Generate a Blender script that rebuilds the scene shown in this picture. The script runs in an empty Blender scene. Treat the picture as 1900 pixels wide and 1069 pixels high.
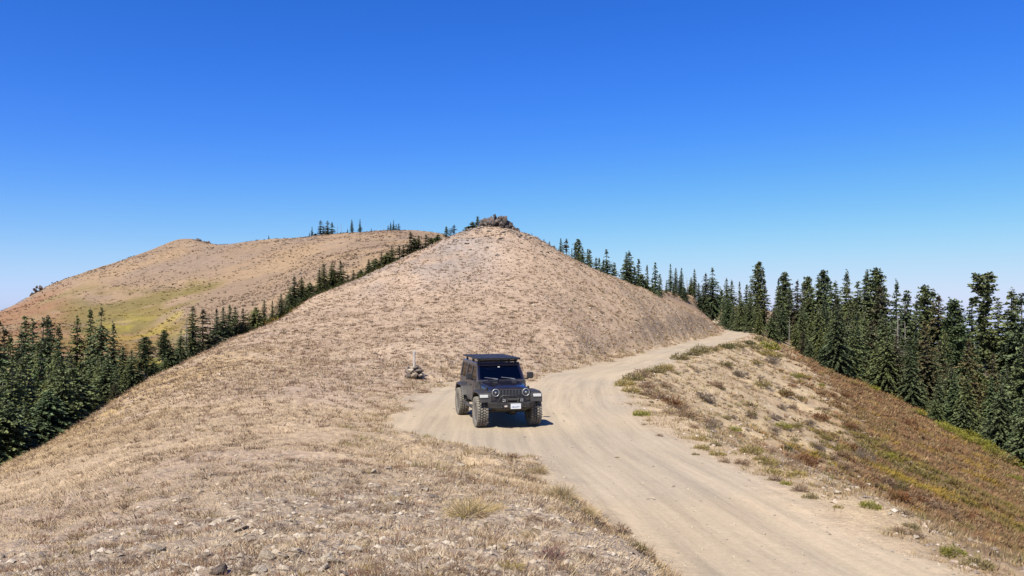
import bpy, bmesh, math, random
import numpy as np
from mathutils import Vector, Matrix, Euler

SC = bpy.context.scene
COL = SC.collection
PI = math.pi
rng = np.random.default_rng(7)
random.seed(7)

# ------------------------------------------------------------------ camera
F, CX, HY = 1463.0, 950.0, 580.0          # focal length, centre column and horizon row of the 1900 x 1069 photograph
cam_d = bpy.data.cameras.new('camera')
cam = bpy.data.objects.new('camera', cam_d)
COL.objects.link(cam)
cam.location = (0, 0, 0)
cam.rotation_euler = (PI / 2, 0, 0)       # level, looking along +Y
cam_d.sensor_width = 36.0
cam_d.lens = 36.0 * F / 1900.0
cam_d.shift_y = (HY - 534.5) / 1900.0
cam_d.clip_start = 0.1
cam_d.clip_end = 6000.0
SC.camera = cam

# ------------------------------------------------------------------ sky and sun
SUN_EL, SUN_AZ = math.radians(50), math.radians(28)   # the sun stands behind the camera, to its left
to_sun = Vector((-math.sin(SUN_AZ) * math.cos(SUN_EL), -math.cos(SUN_AZ) * math.cos(SUN_EL), math.sin(SUN_EL)))
W = bpy.data.worlds.new('World')
SC.world = W
W.use_nodes = True
wn, wl = W.node_tree.nodes, W.node_tree.links
wn.clear()
sky = wn.new('ShaderNodeTexSky')
sky.sky_type = 'NISHITA'
sky.sun_disc = False
sky.sun_elevation = SUN_EL
sky.sun_rotation = math.atan2(to_sun.x, to_sun.y)
sky.altitude = 1900
sky.air_density = 1.05
sky.dust_density = 1.9
sky.ozone_density = 10.0
hs = wn.new('ShaderNodeHueSaturation')
hs.inputs['Saturation'].default_value = 1.105
hs.inputs['Hue'].default_value = 0.5
bg = wn.new('ShaderNodeBackground')
bg.inputs['Strength'].default_value = 0.0635
wo = wn.new('ShaderNodeOutputWorld')
tn = wn.new('ShaderNodeMix')
tn.data_type = 'RGBA'
tn.blend_type = 'MULTIPLY'
tn.inputs[0].default_value = 1.0
tn.inputs[7].default_value = (1.03, 0.925, 1.11, 1)
gm = wn.new('ShaderNodeGamma')
gm.inputs[1].default_value = 1.2
wl.new(sky.outputs['Color'], gm.inputs[0])
wl.new(gm.outputs[0], tn.inputs[6])
wl.new(tn.outputs[2], hs.inputs['Color'])
def scaled(src, k):
    nd = wn.new('ShaderNodeVectorMath'); nd.operation = 'SCALE'; nd.inputs['Scale'].default_value = k
    wl.new(src, nd.inputs[0])
    return nd.outputs[0]
cv = wn.new('ShaderNodeRGBCurve')         # the soft shoulder that keeps the hazy band above the horizon from turning cyan
for ch, pts in ((0, ((0, 0), (.0135, .0145), (.087, .112), (.165, .198), (.28, .28), (.5, .40), (1, .55))),
                (1, ((0, 0), (.12, .128), (.25, .262), (.36, .338), (.47, .372), (1, .50))),
                (2, ((0, 0), (.33, .352), (.45, .445), (.55, .480), (.65, .478), (1, .47)))):
    c = cv.mapping.curves[ch]
    while len(c.points) < len(pts): c.points.new(.5, .5)
    for p, q in zip(c.points, pts): p.location = q
cv.mapping.update()
wl.new(scaled(hs.outputs['Color'], .0635), cv.inputs['Color'])
wl.new(scaled(cv.outputs['Color'], 1 / .0635), bg.inputs['Color'])
wl.new(bg.outputs['Background'], wo.inputs['Surface'])
sun_d = bpy.data.lights.new('sun', 'SUN')
sun_d.energy = 5.0
sun_d.angle = math.radians(0.53)
sun_d.color = (1.0, 0.93, 0.80)
sun = bpy.data.objects.new('sun', sun_d)
COL.objects.link(sun)
sun.location = (-40, -60, 90)
sun.rotation_euler = to_sun.to_track_quat('Z', 'Y').to_euler()
SC.view_settings.view_transform = 'Standard'
SC.view_settings.look = 'None'
SC.view_settings.exposure = 1.0
SC.view_settings.gamma = 1.0
SC.cycles.max_bounces = 6
SC.cycles.diffuse_bounces = 3
SC.cycles.glossy_bounces = 3
SC.cycles.transparent_max_bounces = 6

# ------------------------------------------------------------------ helpers
def srgb(r, g, b):
    f = lambda c: (c / 255 / 12.92) if c / 255 <= 0.04045 else ((c / 255 + 0.055) / 1.055) ** 2.4
    return np.array([f(r), f(g), f(b)])

def pix(px, py, d):
    """the point of space seen at pixel (px, py) of the photograph, d metres in front of the camera"""
    return ((px - CX) / F * d, d, (HY - py) / F * d)

def smooth(a, b, x):
    t = np.clip((x - a) / (b - a), 0, 1)
    return t * t * (3 - 2 * t)

def vnoise(x, y, seed=0):
    x = np.asarray(x, float); y = np.asarray(y, float)
    xi = np.floor(x).astype(np.int64); yi = np.floor(y).astype(np.int64)
    fx, fy = x - xi, y - yi
    def h(i, j):
        n = (i * 374761393 + j * 668265263 + seed * 2147483647 + 1013904223) & 0xFFFFFFFF
        n = ((n ^ (n >> 13)) * 1274126177) & 0xFFFFFFFF
        n = ((n ^ (n >> 16)) * 2246822519) & 0xFFFFFFFF
        return ((n ^ (n >> 15)) & 0xFFFFFF) / float(0xFFFFFF)
    u, v = fx * fx * (3 - 2 * fx), fy * fy * (3 - 2 * fy)
    a, b, c, d = h(xi, yi), h(xi + 1, yi), h(xi, yi + 1), h(xi + 1, yi + 1)
    return (a + (b - a) * u) * (1 - v) + (c + (d - c) * u) * v

def fbm(x, y, seed=0, oct=4, gain=0.5):
    s, a, t = 0.0, 1.0, 0.0
    ca, sa = math.cos(0.6), math.sin(0.6)
    for k in range(oct):
        s = s + a * vnoise(x, y, seed + k * 17); t += a
        a *= gain
        x, y = (x * ca - y * sa) * 2.03 + 7.1, (x * sa + y * ca) * 2.03 + 3.7
    return s / t

def mesh_np(name, V, Fs, mat=None, parent=None, smooth_shade=False, attrs=None, link=True, mat_index=None):
    """mesh object from arrays: V (n,3); Fs list of (m,k) index arrays"""
    me = bpy.data.meshes.new(name)
    V = np.asarray(V, np.float32)
    me.vertices.add(len(V)); me.vertices.foreach_set('co', V.ravel())
    idx = np.concatenate([np.asarray(f, np.int32).ravel() for f in Fs])
    tot = np.concatenate([np.full(len(f), np.asarray(f).shape[1], np.int32) for f in Fs])
    st = np.concatenate([[0], np.cumsum(tot)[:-1]]).astype(np.int32)
    me.loops.add(len(idx)); me.loops.foreach_set('vertex_index', idx)
    me.polygons.add(len(tot)); me.polygons.foreach_set('loop_start', st)
    if smooth_shade is not None:
        me.polygons.foreach_set('use_smooth', np.full(len(tot), bool(smooth_shade)))
    me.update(calc_edges=True)
    if attrs:
        for k, a in attrs.items():
            a = np.asarray(a, np.float32)
            if a.ndim == 1:
                at = me.attributes.new(k, 'FLOAT', 'POINT'); at.data.foreach_set('value', a)
            else:
                if a.shape[1] == 3: a = np.concatenate([a, np.ones((len(a), 1), np.float32)], 1)
                at = me.attributes.new(k, 'FLOAT_COLOR', 'POINT'); at.data.foreach_set('color', a.ravel())
    if mat is not None:
        for m in (mat if isinstance(mat, (list, tuple)) else [mat]): me.materials.append(m)
        if mat_index is not None: me.polygons.foreach_set('material_index', np.asarray(mat_index, np.int32))
    o = bpy.data.objects.new(name, me)
    if link: COL.objects.link(o)
    if parent is not None: o.parent = parent
    return o

def bm_obj(name, bm, mat=None, parent=None, smooth_shade=False):
    me = bpy.data.meshes.new(name)
    bm.normal_update(); bm.to_mesh(me); bm.free()
    if smooth_shade: me.polygons.foreach_set('use_smooth', np.full(len(me.polygons), True))
    if mat is not None:
        for m in (mat if isinstance(mat, (list, tuple)) else [mat]): me.materials.append(m)
    o = bpy.data.objects.new(name, me)
    COL.objects.link(o)
    if parent is not None: o.parent = parent
    return o

def empty(name, loc=(0, 0, 0), rot=(0, 0, 0), size=0.3):
    o = bpy.data.objects.new(name, None)
    o.empty_display_size = size
    o.location = loc; o.rotation_euler = rot
    COL.objects.link(o)
    return o

def tag(o, label=None, cat=None, group=None, kind=None):
    if label: o['label'] = label
    if cat: o['category'] = cat
    if group: o['group'] = group
    if kind: o['kind'] = kind
    return o

ORD = ('first second third fourth fifth sixth seventh eighth ninth tenth eleventh twelfth thirteenth fourteenth fifteenth '
       'sixteenth seventeenth eighteenth nineteenth twentieth').split()
TENS = {2: 'twenty', 3: 'thirty', 4: 'forty', 5: 'fifty', 6: 'sixty', 7: 'seventy', 8: 'eighty', 9: 'ninety'}
def ordinal(n):
    if n <= 20: return ORD[n - 1]
    if n > 99: return 'hundred and ' + ordinal(n - 100) if n > 100 else 'hundredth'
    t, u = divmod(n, 10)
    if u == 0: return {3: 'thirtieth', 4: 'fortieth', 5: 'fiftieth', 6: 'sixtieth', 7: 'seventieth', 8: 'eightieth', 9: 'ninetieth'}[t]
    return TENS[t] + '-' + ORD[u - 1]

ALB = 0.635          # every surface colour below was noted for a dimmer sun; one common factor brings them to their real-world values
class NT:
    """small node-tree writer"""
    def __init__(s, name):
        s.m = bpy.data.materials.new(name); s.m.use_nodes = True
        s.t = s.m.node_tree; s.t.nodes.clear()
        s.out = s.t.nodes.new('ShaderNodeOutputMaterial')
        s.b = s.t.nodes.new('ShaderNodeBsdfPrincipled')
        s.t.links.new(s.b.outputs[0], s.out.inputs[0])
    def n(s, kind, **kw):
        nd = s.t.nodes.new(kind)
        for k, v in kw.items():
            if k in nd.inputs: s.set(nd.inputs[k], v)
            else: setattr(nd, k, v)
        return nd
    def set(s, inp, v):
        if isinstance(v, bpy.types.NodeSocket): s.t.links.new(v, inp)
        else: inp.default_value = v
    def coord(s, out='Object'): return s.n('ShaderNodeTexCoord').outputs[out]
    def noise(s, scale, vec=None, detail=4, rough=0.55, out='Fac', dist=0.0):
        nd = s.n('ShaderNodeTexNoise'); nd.inputs['Scale'].default_value = scale
        nd.inputs['Detail'].default_value = detail; nd.inputs['Roughness'].default_value = rough
        nd.inputs['Distortion'].default_value = dist
        if vec is not None: s.t.links.new(vec, nd.inputs['Vector'])
        return nd.outputs[out]
    def ramp(s, fac, stops):
        nd = s.n('ShaderNodeValToRGB'); s.t.links.new(fac, nd.inputs[0])
        e = nd.color_ramp.elements
        while len(e) < len(stops): e.new(0.5)
        for k, (p, c) in enumerate(stops):
            e[k].position = p
            c = (c, c, c) if np.isscalar(c) else c
            e[k].color = (*c[:3], 1)
        return nd.outputs['Color']
    def mix(s, a, b, fac, mode='MIX'):
        nd = s.n('ShaderNodeMix'); nd.data_type = 'RGBA'; nd.blend_type = mode
        s.set(nd.inputs[0], fac)
        for i, v in ((6, a), (7, b)):
            if not isinstance(v, bpy.types.NodeSocket): v = (*v[:3], 1)
            s.set(nd.inputs[i], v)
        return nd.outputs[2]
    def math(s, op, a, b=0.0):
        nd = s.n('ShaderNodeMath'); nd.operation = op
        s.set(nd.inputs[0], a); s.set(nd.inputs[1], b)
        return nd.outputs[0]
    def attr(s, name, out='Color'):
        nd = s.n('ShaderNodeAttribute'); nd.attribute_name = name
        return nd.outputs[out]
    def bump(s, h, strength=0.5, dist=0.1):
        nd = s.n('ShaderNodeBump'); nd.inputs['Strength'].default_value = strength
        nd.inputs['Distance'].default_value = dist
        s.t.links.new(h, nd.inputs['Height'])
        s.t.links.new(nd.outputs[0], s.b.inputs['Normal'])
        return nd
    def fin(s, color=None, rough=0.9, metal=0.0, spec=0.3, **kw):
        if color is not None:
            if isinstance(color, bpy.types.NodeSocket): color = s.mix(color, (ALB, ALB, ALB), 1.0, 'MULTIPLY')
            else: color = (*[v * ALB for v in color[:3]], 1)
            s.col = color
            s.set(s.b.inputs['Base Color'], color)
        s.set(s.b.inputs['Roughness'], rough); s.set(s.b.inputs['Metallic'], metal)
        s.set(s.b.inputs['Specular IOR Level'], spec)
        for k, v in kw.items(): s.set(s.b.inputs[k.replace('_', ' ')], v)
        return s.m

def plain(name, c, rough=0.5, metal=0.0, spec=0.5, **kw):
    return NT(name).fin(c, rough, metal, spec, **kw)

# ------------------------------------------------------------------ the lie of the land
RZ = -3.45
road_pts = [(7.0, 0.2), (5.9, 4), (4.75, 7.4), (3.85, 10.3), (3.15, 15.8), (2.55, 20), (2.35, 25), (2.35, 31), (3.75, 42),
            (6.9, 49.5), (10.2, 58), (15.0, 71), (19.4, 82.5), (26.6, 101), (33.2, 118), (39.0, 135), (44.0, 152), (47.0, 170),
            (49.5, 190), (53, 210), (58, 232), (63, 252), (66, 275)]
road_w = [2.0, 2.0, 2.0, 2.0, 2.15, 2.2, 2.2, 2.2, 2.3, 2.25, 2.2, 2.15, 2.15, 2.2, 2.3, 2.3, 2.2, 2.1, 2, 2, 2, 2, 2]
def road_zf(y): return RZ + 0.012 * np.clip(y - 120, 0, 60) + 0.02 * np.clip(y - 180, 0, 100)

def catmull(P, n=14):
    P = np.asarray(P, float); out = []
    Q = np.vstack([2 * P[0] - P[1], P, 2 * P[-1] - P[-2]])
    for i in range(1, len(Q) - 2):
        for t in np.linspace(0, 1, n, endpoint=False):
            p0, p1, p2, p3 = Q[i - 1:i + 3]
            out.append(0.5 * (2 * p1 + (p2 - p0) * t + (2 * p0 - 5 * p1 + 4 * p2 - p3) * t * t + (3 * p1 - p0 - 3 * p2 + p3) * t ** 3))
    out.append(P[-1])
    return np.array(out)
RP = catmull(np.column_stack([road_pts, road_w]))
RXY, RW = RP[:, :2], RP[:, 2]
RS = np.concatenate([[0], np.cumsum(np.hypot(*np.diff(RXY, axis=0).T))])

def road_coords(x, y):
    """signed distance from the centre line (right positive), distance along it, half width there"""
    x = np.asarray(x, float).ravel(); y = np.asarray(y, float).ravel()
    A, B = RXY[:-1], RXY[1:]
    D = B - A; L2 = (D ** 2).sum(1)
    best = np.full(len(x), 1e18); sd = np.zeros(len(x)); al = np.zeros(len(x)); hw = np.zeros(len(x))
    for i in range(len(A)):
        t = np.clip(((x - A[i, 0]) * D[i, 0] + (y - A[i, 1]) * D[i, 1]) / L2[i], 0, 1)
        qx, qy = A[i, 0] + t * D[i, 0], A[i, 1] + t * D[i, 1]
        d2 = (x - qx) ** 2 + (y - qy) ** 2
        m = d2 < best
        s = np.where(D[i, 0] * (y - A[i, 1]) - D[i, 1] * (x - A[i, 0]) < 0, 1.0, -1.0)
        best = np.where(m, d2, best); sd = np.where(m, s * np.sqrt(d2), sd)
        al = np.where(m, RS[i] + t * math.sqrt(L2[i]), al); hw = np.where(m, RW[i] + t * (RW[i + 1] - RW[i]), hw)
    return sd, al, hw

def fill_z(x, y):
    """the fill slope that drops away on the right of the road"""
    sd, al, hw = road_coords(x, y)
    d = sd - hw
    zr = road_zf(np.asarray(y, float).ravel())
    sh = 1.3
    dd = np.clip(d - sh, 0, None)
    drop = 0.05 * np.clip(d, 0, sh) + 0.455 * 27 * (1 - np.exp(-dd / 27)) * 1.18
    drop = np.where(dd < 20, 0.05 * np.clip(d, 0, sh) + 0.455 * dd, 0.05 * sh + 9.1 + 9.0 * (1 - np.exp(-(dd - 20) / 19.8)))
    return zr - drop, d, al

# control points seen in the photograph: (column, row, distance)
CP = [
 # foreground knoll the photographer stands on
 (600, 900, 11), (600, 800, 19.5), (600, 720, 33), (600, 650, 50), (600, 600, 62), (600, 560, 72), (600, 546, 76),
 (300, 1000, 7.6), (300, 900, 12), (300, 800, 22), (300, 740, 35), (300, 700, 46),
 (0, 1000, 8), (0, 940, 13), (0, 890, 20.5), (0, 871, 28),
 (150, 791, 36), (150, 850, 22), (150, 950, 10.5), (80, 827, 32), (230, 740, 41),
 (450, 621, 62), (450, 700, 38), (450, 800, 20.5), (450, 900, 11.4), (380, 656, 54),
 (750, 480, 86), (750, 550, 70), (750, 620, 52), (750, 680, 42), (750, 710, 36.5), (750, 775, 26.5), (750, 820, 18.5), (750, 900, 11.6), (750, 1000, 7),
 (680, 513, 82), (820, 446, 89),
 (900, 418, 92), (900, 480, 79), (900, 550, 66), (900, 620, 53), (900, 670, 45), (900, 850, 16), (900, 930, 10), (900, 1030, 6.2),
 (935, 416, 92), (962, 428, 92),
 (1020, 458, 92.5), (1080, 490, 93), (1080, 560, 72), (1080, 620, 58), (1080, 655, 51.5),
 (1200, 539, 99), (1200, 590, 80), (1200, 630, 73), (1150, 518, 95),
 (1260, 565, 110), (1300, 584, 120), (1322, 596, 130), (1300, 608, 103), (1338, 609, 142),
 # crest of the cut bank above the road
 (1180, 1024, 8), (1100, 957, 11), (1040, 907, 14), (960, 852, 17.5), (1215, 1075, 6.8),
 (1000, 1000, 7.3), (1000, 900, 12.4), (1080, 1069, 5.6),
 (600, 1069, 5.2), (0, 1069, 6.0), (300, 1069, 5.3), (850, 1069, 5.2),
 # far hill on the left
 (0, 582, 380), (60, 547, 385), (100, 526, 390), (200, 490, 400), (300, 456, 415), (345, 444, 425), (400, 452, 420), (480, 448, 415),
 (560, 441, 410), (600, 438, 410), (680, 433, 400), (740, 429, 395), (790, 433, 395), (840, 441, 395),
 (0, 622, 215), (70, 700, 130), (190, 665, 160), (250, 642, 205), (300, 605, 245), (100, 610, 240), (150, 560, 300), (60, 575, 300),
 (200, 560, 300), (350, 520, 330), (350, 570, 260), (480, 520, 300), (480, 562, 230), (600, 480, 300), (600, 510, 230), (740, 455, 300), (700, 470, 240), (300, 500, 350), (450, 480, 350),
 (840, 470, 290), (840, 500, 230),
 # saddle seen behind the road corner
 (1340, 563, 218), (1270, 551, 205), (1400, 568, 215), (1240, 547, 192), (1300, 576, 172), (1300, 557, 212), (1338, 582, 188), (1260, 562, 165),
]
WP = [pix(*c) for c in CP]
WP += [(0, .6, -1.64), (0, 2.5, -1.68), (-1.5, 2.5, -1.72), (1.2, 2.6, -1.8), (-3, 2, -1.95), (2.2, 2.4, -2.5), (3.3, 3.0, -3.2)]
# behind the skylines: the ground drops away again
WP += [(-24, 27, -9.5), (-27, 35, -10), (-28, 45, -8.5), (-29, 56, -6.6), (-25, 70, -3), (-21, 84, 1.2), (-14, 97, 4.9), (-4, 104, 7.6), (-2, 130, 2.0),
       (8, 106, 3.8), (16, 112, 1.0), (22, 122, -.6), (30, 140, -2.2),  (-40, 40, -17), (-46, 60, -15.5), (-48, 80, -12), (-40, 105, -8), (-22, 120, -3),
       (-60, 100, -16), (-75, 70, -23), (-70, 40, -24), (-40, 150, -5), (0, 170, 0.5), (-38, 20, -15), (-30, 12, -11), (-16, 8, -5.2), (-14, 18, -4.6), (-9, 4, -3.2),
       (-110, 120, -20), (-120, 60, -34), (-60, 20, -23), (-30, 2, -11),
       (0, 250, 3), (40, 240, 3.2), (20, 200, 3), (0, 350, 8), (60, 340, 0), (120, 320, -12), (-60, 480, 30), (-200, 520, 22), (-350, 480, -25), (0, 480, 10),
       (100, 520, -30), (-320, 330, -25), (-220, 150, -22), (-380, 220, -60), (300, 300, -45), (300, 520, -60), (-500, 700, -90), (0, 800, -60), (500, 700, -110)]
gx = [(a + s * (w + e), b) for (a, b), w in zip(road_pts, road_w) for s, e in ((-1, 0.3), (1, 0.3), (0, -w))]
WP += [(x, y, float(road_zf(y))) for x, y in gx if y > 2]
for (a, b), w in list(zip(road_pts, road_w))[1:18]:
    for e in (6, 14, 26, 45, 75):
        x, y = a + (w + e) * 0.9, b - (w + e) * 0.42
        if y > 3:
            z, _, _ = fill_z([x], [y]); WP.append((x, y, float(z[0])))
WP += [(x, y, RZ) for x, y in ((-3.6, 26), (-3.8, 29), (-3.2, 33), (-1.9, 38), (0, 42.5), (-1.2, 22.8), (-2.2, 24))]
WP = np.array(WP)
def uvw(x, y):
    r = np.hypot(x, y); th = np.arctan2(x, y)
    return np.column_stack([np.clip(th, -1.15, 1.15) * 2.2, np.log(np.maximum(r, 0.4))]), r, th
_u, _r, _t = uvw(WP[:, 0], WP[:, 1])
_keep = []
for i in range(len(_u)):
    if all((_u[i, 0] - _u[j, 0]) ** 2 + (_u[i, 1] - _u[j, 1]) ** 2 > 4e-4 for j in _keep): _keep.append(i)
_u, WPk, _r = _u[_keep], WP[_keep], _r[_keep]
def tps(d2): return 0.5 * d2 * np.log(d2 + 1e-12)
_n = len(_u)
_K = tps(((_u[:, None] - _u[None]) ** 2).sum(2)) + np.eye(_n) * 2e-4
_P = np.column_stack([np.ones(_n), _u])
_A = np.block([[_K, _P], [_P.T, np.zeros((3, 3))]])
_c = np.linalg.solve(_A, np.concatenate([WPk[:, 2] / _r, np.zeros(3)]))

def base_z(x, y):
    u, r, th = uvw(x, y)
    out = np.empty(len(u))
    for a in range(0, len(u), 40000):
        q = u[a:a + 40000]
        d2 = (q ** 2).sum(1)[:, None] + (_u ** 2).sum(1)[None] - 2 * q @ _u.T
        out[a:a + 40000] = tps(np.maximum(d2, 0)) @ _c[:_n] + _c[_n] + q @ _c[_n + 1:]
    z = out * r
    far = smooth(480, 1000, r)
    return z * (1 - far) + (-95 - 0.02 * r) * far

def height(x, y, detail=True):
    """ground height and masks: road, right-hand fill, coordinates along the road"""
    x = np.asarray(x, float).ravel(); y = np.asarray(y, float).ravel()
    z = base_z(x, y)
    sd, al, hw = road_coords(x, y)
    fz, d, _ = fill_z(x, y)
    r = np.hypot(x, y)
    # right-hand slope follows the road
    wr = smooth(-0.2, 1.0, sd - hw * 0.3) * (1 - smooth(40, 85, sd)) * (1 - smooth(175, 215, y)) * smooth(-6, 2, y)
    z = z * (1 - wr) + fz * wr
    # the pull-out where the car stands and the carriageway, with ragged edges
    pull = ((x + .35) / 3.55) ** 2 + ((y - 29.5) / 11.5) ** 2
    pull = np.sqrt(pull)
    rag = (fbm(x * 0.9, y * 0.9, 31, 3) - 0.5)
    e = np.abs(sd) - hw + rag * 1.0
    e = np.minimum(e, (pull - 1) * 3.6 + rag * 2.2)
    zr = road_zf(y)
    lo, hi = -0.25, np.where(sd < 0, np.where(y < 22, 0.75, 2.6), 1.2)
    wroad = 1 - smooth(0, 1, (e - lo) / (hi - lo))
    wroad = wroad * (y < 300)
    z = z * (1 - wroad) + zr * wroad
    rmask = 1 - smooth(-0.8, 0.8, e + 0.5 * (fbm(x * 3.1, y * 3.1, 37, 3) - 0.5))
    rmask = rmask * (y < 300)
    if detail:
        amp = (1 - 0.93 * np.maximum(rmask, wroad * 0.7))
        near = 1 - smooth(70, 150, r)
        z = z + amp * ((fbm(x * 0.35, y * 0.35, 3, 3) - 0.5) * 0.42 * smooth(3, 14, r)
                       + (fbm(x * 1.9, y * 1.9, 9, 3) - 0.5) * 0.11 * near
                       + (fbm(x * 6.5, y * 6.5, 19, 2) - 0.5) * 0.07 * (1 - smooth(18, 45, r)))
        z = z + smooth(140, 260, r) * (fbm(x * 0.045, y * 0.045, 41, 4) - 0.5) * 2.4
        # shallow wheel ruts in the road, faint rills on the fill slope
        z = z - rmask * 0.03 * (np.exp(-((sd - 0.85) / 0.28) ** 2) + np.exp(-((sd + 0.85) / 0.28) ** 2))
        rill = smooth(1.5, 6, d) * (1 - smooth(26, 40, d)) * (sd > 0)
        z = z + rill * (vnoise(al * 0.8 + 0.5 * fbm(x * .3, y * .3, 5, 2), d * 0.10, 77) - 0.5) * 0.5
    return z, rmask, sd, d, al, hw, e

def shoulder_x(y):
    """where the near hill rounds off into the left valley"""
    return np.interp(y, [10, 28, 36, 46, 62, 76, 86, 95], [-17, -18.2, -19.7, -20.4, -21.2, -18.2, -11.8, -4])
def gz(x, y):
    return height(np.atleast_1d(x), np.atleast_1d(y))[0]

# ------------------------------------------------------------------ ground material
def ground_material():
    g = NT('ground_soil')
    base = g.attr('tint')
    msk = g.attr('mask')
    sep = g.n('ShaderNodeSeparateColor'); g.t.links.new(msk, sep.inputs[0])
    road, rocky, veg = sep.outputs[0], sep.outputs[1], sep.outputs[2]
    P = g.coord('Object')
    big = g.noise(0.25, P, 5)
    fine = g.noise(14.0, P, 6, 0.7)
    mid = g.noise(2.3, P, 6, 0.65)
    tiny = g.noise(55.0, P, 3, 0.7)
    # pebbles
    vor = g.n('ShaderNodeTexVoronoi'); vor.inputs['Scale'].default_value = 11.0
    g.t.links.new(P, vor.inputs['Vector'])
    peb = g.ramp(vor.outputs['Distance'], [(0.0, 1.0), (0.35, 0.6), (0.6, 0.0)])
    c = g.mix(base, g.ramp(mid, [(0.3, (0.62, 0.58, 0.55)), (0.5, (1.0, 1.0, 1.0)), (0.72, (1.28, 1.26, 1.22))]), 0.75, 'MULTIPLY')
    c = g.mix(c, g.ramp(fine, [(0.3, (0.6, 0.56, 0.52)), (0.5, (1, 1, 1)), (0.7, (1.3, 1.3, 1.3))]), g.math('MULTIPLY_ADD', road, -0.5) if False else 0.6, 'MULTIPLY')
    c = g.mix(c, g.ramp(big, [(0.3, (0.86, 0.85, 0.84)), (0.65, (1.12, 1.12, 1.12))]), 0.8, 'MULTIPLY')
    c = g.mix(c, g.ramp(tiny, [(0.35, (0.72, 0.72, 0.72)), (0.65, (1.22, 1.22, 1.22))]), 0.5, 'MULTIPLY')
    # stones colour in rocky places: every voronoi cell its own grey
    sc = g.n('ShaderNodeSeparateColor'); g.t.links.new(vor.outputs['Color'], sc.inputs[0])
    stone = g.ramp(sc.outputs[0], [(0.0, (0.24, 0.19, 0.14)), (0.5, (0.40, 0.325, 0.245)), (1.0, (0.54, 0.47, 0.385))])
    pick = g.math('MULTIPLY', rocky, g.ramp(sc.outputs[1], [(0.45, 0.0), (0.55, 1.0)]))
    c = g.mix(c, stone, g.math('MULTIPLY', pick, g.ramp(vor.outputs['Distance'], [(0.38, 1.0), (0.5, 0.0)])))
    # wheel tracks: lighter and greyer stripes running along the road
    lat, al = g.attr('lat', 'Fac'), g.attr('along', 'Fac')
    cmb = g.n('ShaderNodeCombineXYZ'); g.set(cmb.inputs[0], g.math('MULTIPLY', lat, 2.2)); g.set(cmb.inputs[1], g.math('MULTIPLY', al, 0.10))
    st = g.noise(1.0, cmb.outputs[0], 4, 0.6)
    cmb2 = g.n('ShaderNodeCombineXYZ'); g.set(cmb2.inputs[0], g.math('MULTIPLY', lat, 7.0)); g.set(cmb2.inputs[1], g.math('MULTIPLY', al, 0.25))
    st2 = g.noise(1.0, cmb2.outputs[0], 3, 0.6)
    rc = g.mix(base, g.ramp(st, [(0.30, (0.80, 0.80, 0.805)), (0.46, (0.97, 0.97, 0.97)), (0.66, (1.10, 1.085, 1.07))]), 1.0, 'MULTIPLY')
    rc = g.mix(rc, g.ramp(st2, [(0.3, (0.90, 0.895, 0.89)), (0.6, (1.04, 1.04, 1.04))]), 0.8, 'MULTIPLY')
    rc = g.mix(rc, g.ramp(fine, [(0.3, (0.84, 0.83, 0.82)), (0.7, (1.12, 1.12, 1.12))]), 0.7, 'MULTIPLY')
    grit = g.ramp(g.noise(90.0, P, 2, 0.6), [(0.30, (0.55, 0.53, 0.5)), (0.40, (1, 1, 1)), (0.62, (1, 1, 1)), (0.72, (1.3, 1.3, 1.28))])
    rc = g.mix(rc, grit, 0.55, 'MULTIPLY')
    rc = g.mix(rc, g.ramp(big, [(0.35, (0.93, 0.93, 0.93)), (0.65, (1.05, 1.05, 1.05))]), 0.8, 'MULTIPLY')
    c = g.mix(c, rc, road)
    h = g.math('ADD', g.math('MULTIPLY', mid, 0.9), g.math('MULTIPLY', fine, 0.35))
    h = g.math('ADD', h, g.math('MULTIPLY', peb, g.math('MULTIPLY', pick, 0.35)))
    h = g.math('MULTIPLY', h, g.math('SUBTRACT', 1.0, g.math('MULTIPLY', road, 0.82)))
    g.bump(h, 0.8, 0.16)
    return g.fin(c, 0.95, 0, 0.15)
M_GROUND = ground_material()

# ------------------------------------------------------------------ the ground as one polar net, split into its named pieces
th = np.concatenate([np.radians(np.arange(-180, -42, 3.0)), np.radians(np.arange(-42, 42.01, 0.115)), np.radians(np.arange(45, 177.1, 3.0))])
rr = [0.4]
while rr[-1] < 3000:
    q = 1.012 if rr[-1] < 4 else (1.0095 if rr[-1] < 130 else (1.013 if rr[-1] < 480 else 1.06))
    rr.append(rr[-1] * q)
rr = np.array(rr)
NTH, NR = len(th), len(rr)
TH, RR = np.meshgrid(th, rr)
GX, GY = (RR * np.sin(TH)).ravel(), (RR * np.cos(TH)).ravel()
GZ, RM, SD, DD, AL, HW, EE = height(GX, GY)

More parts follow.
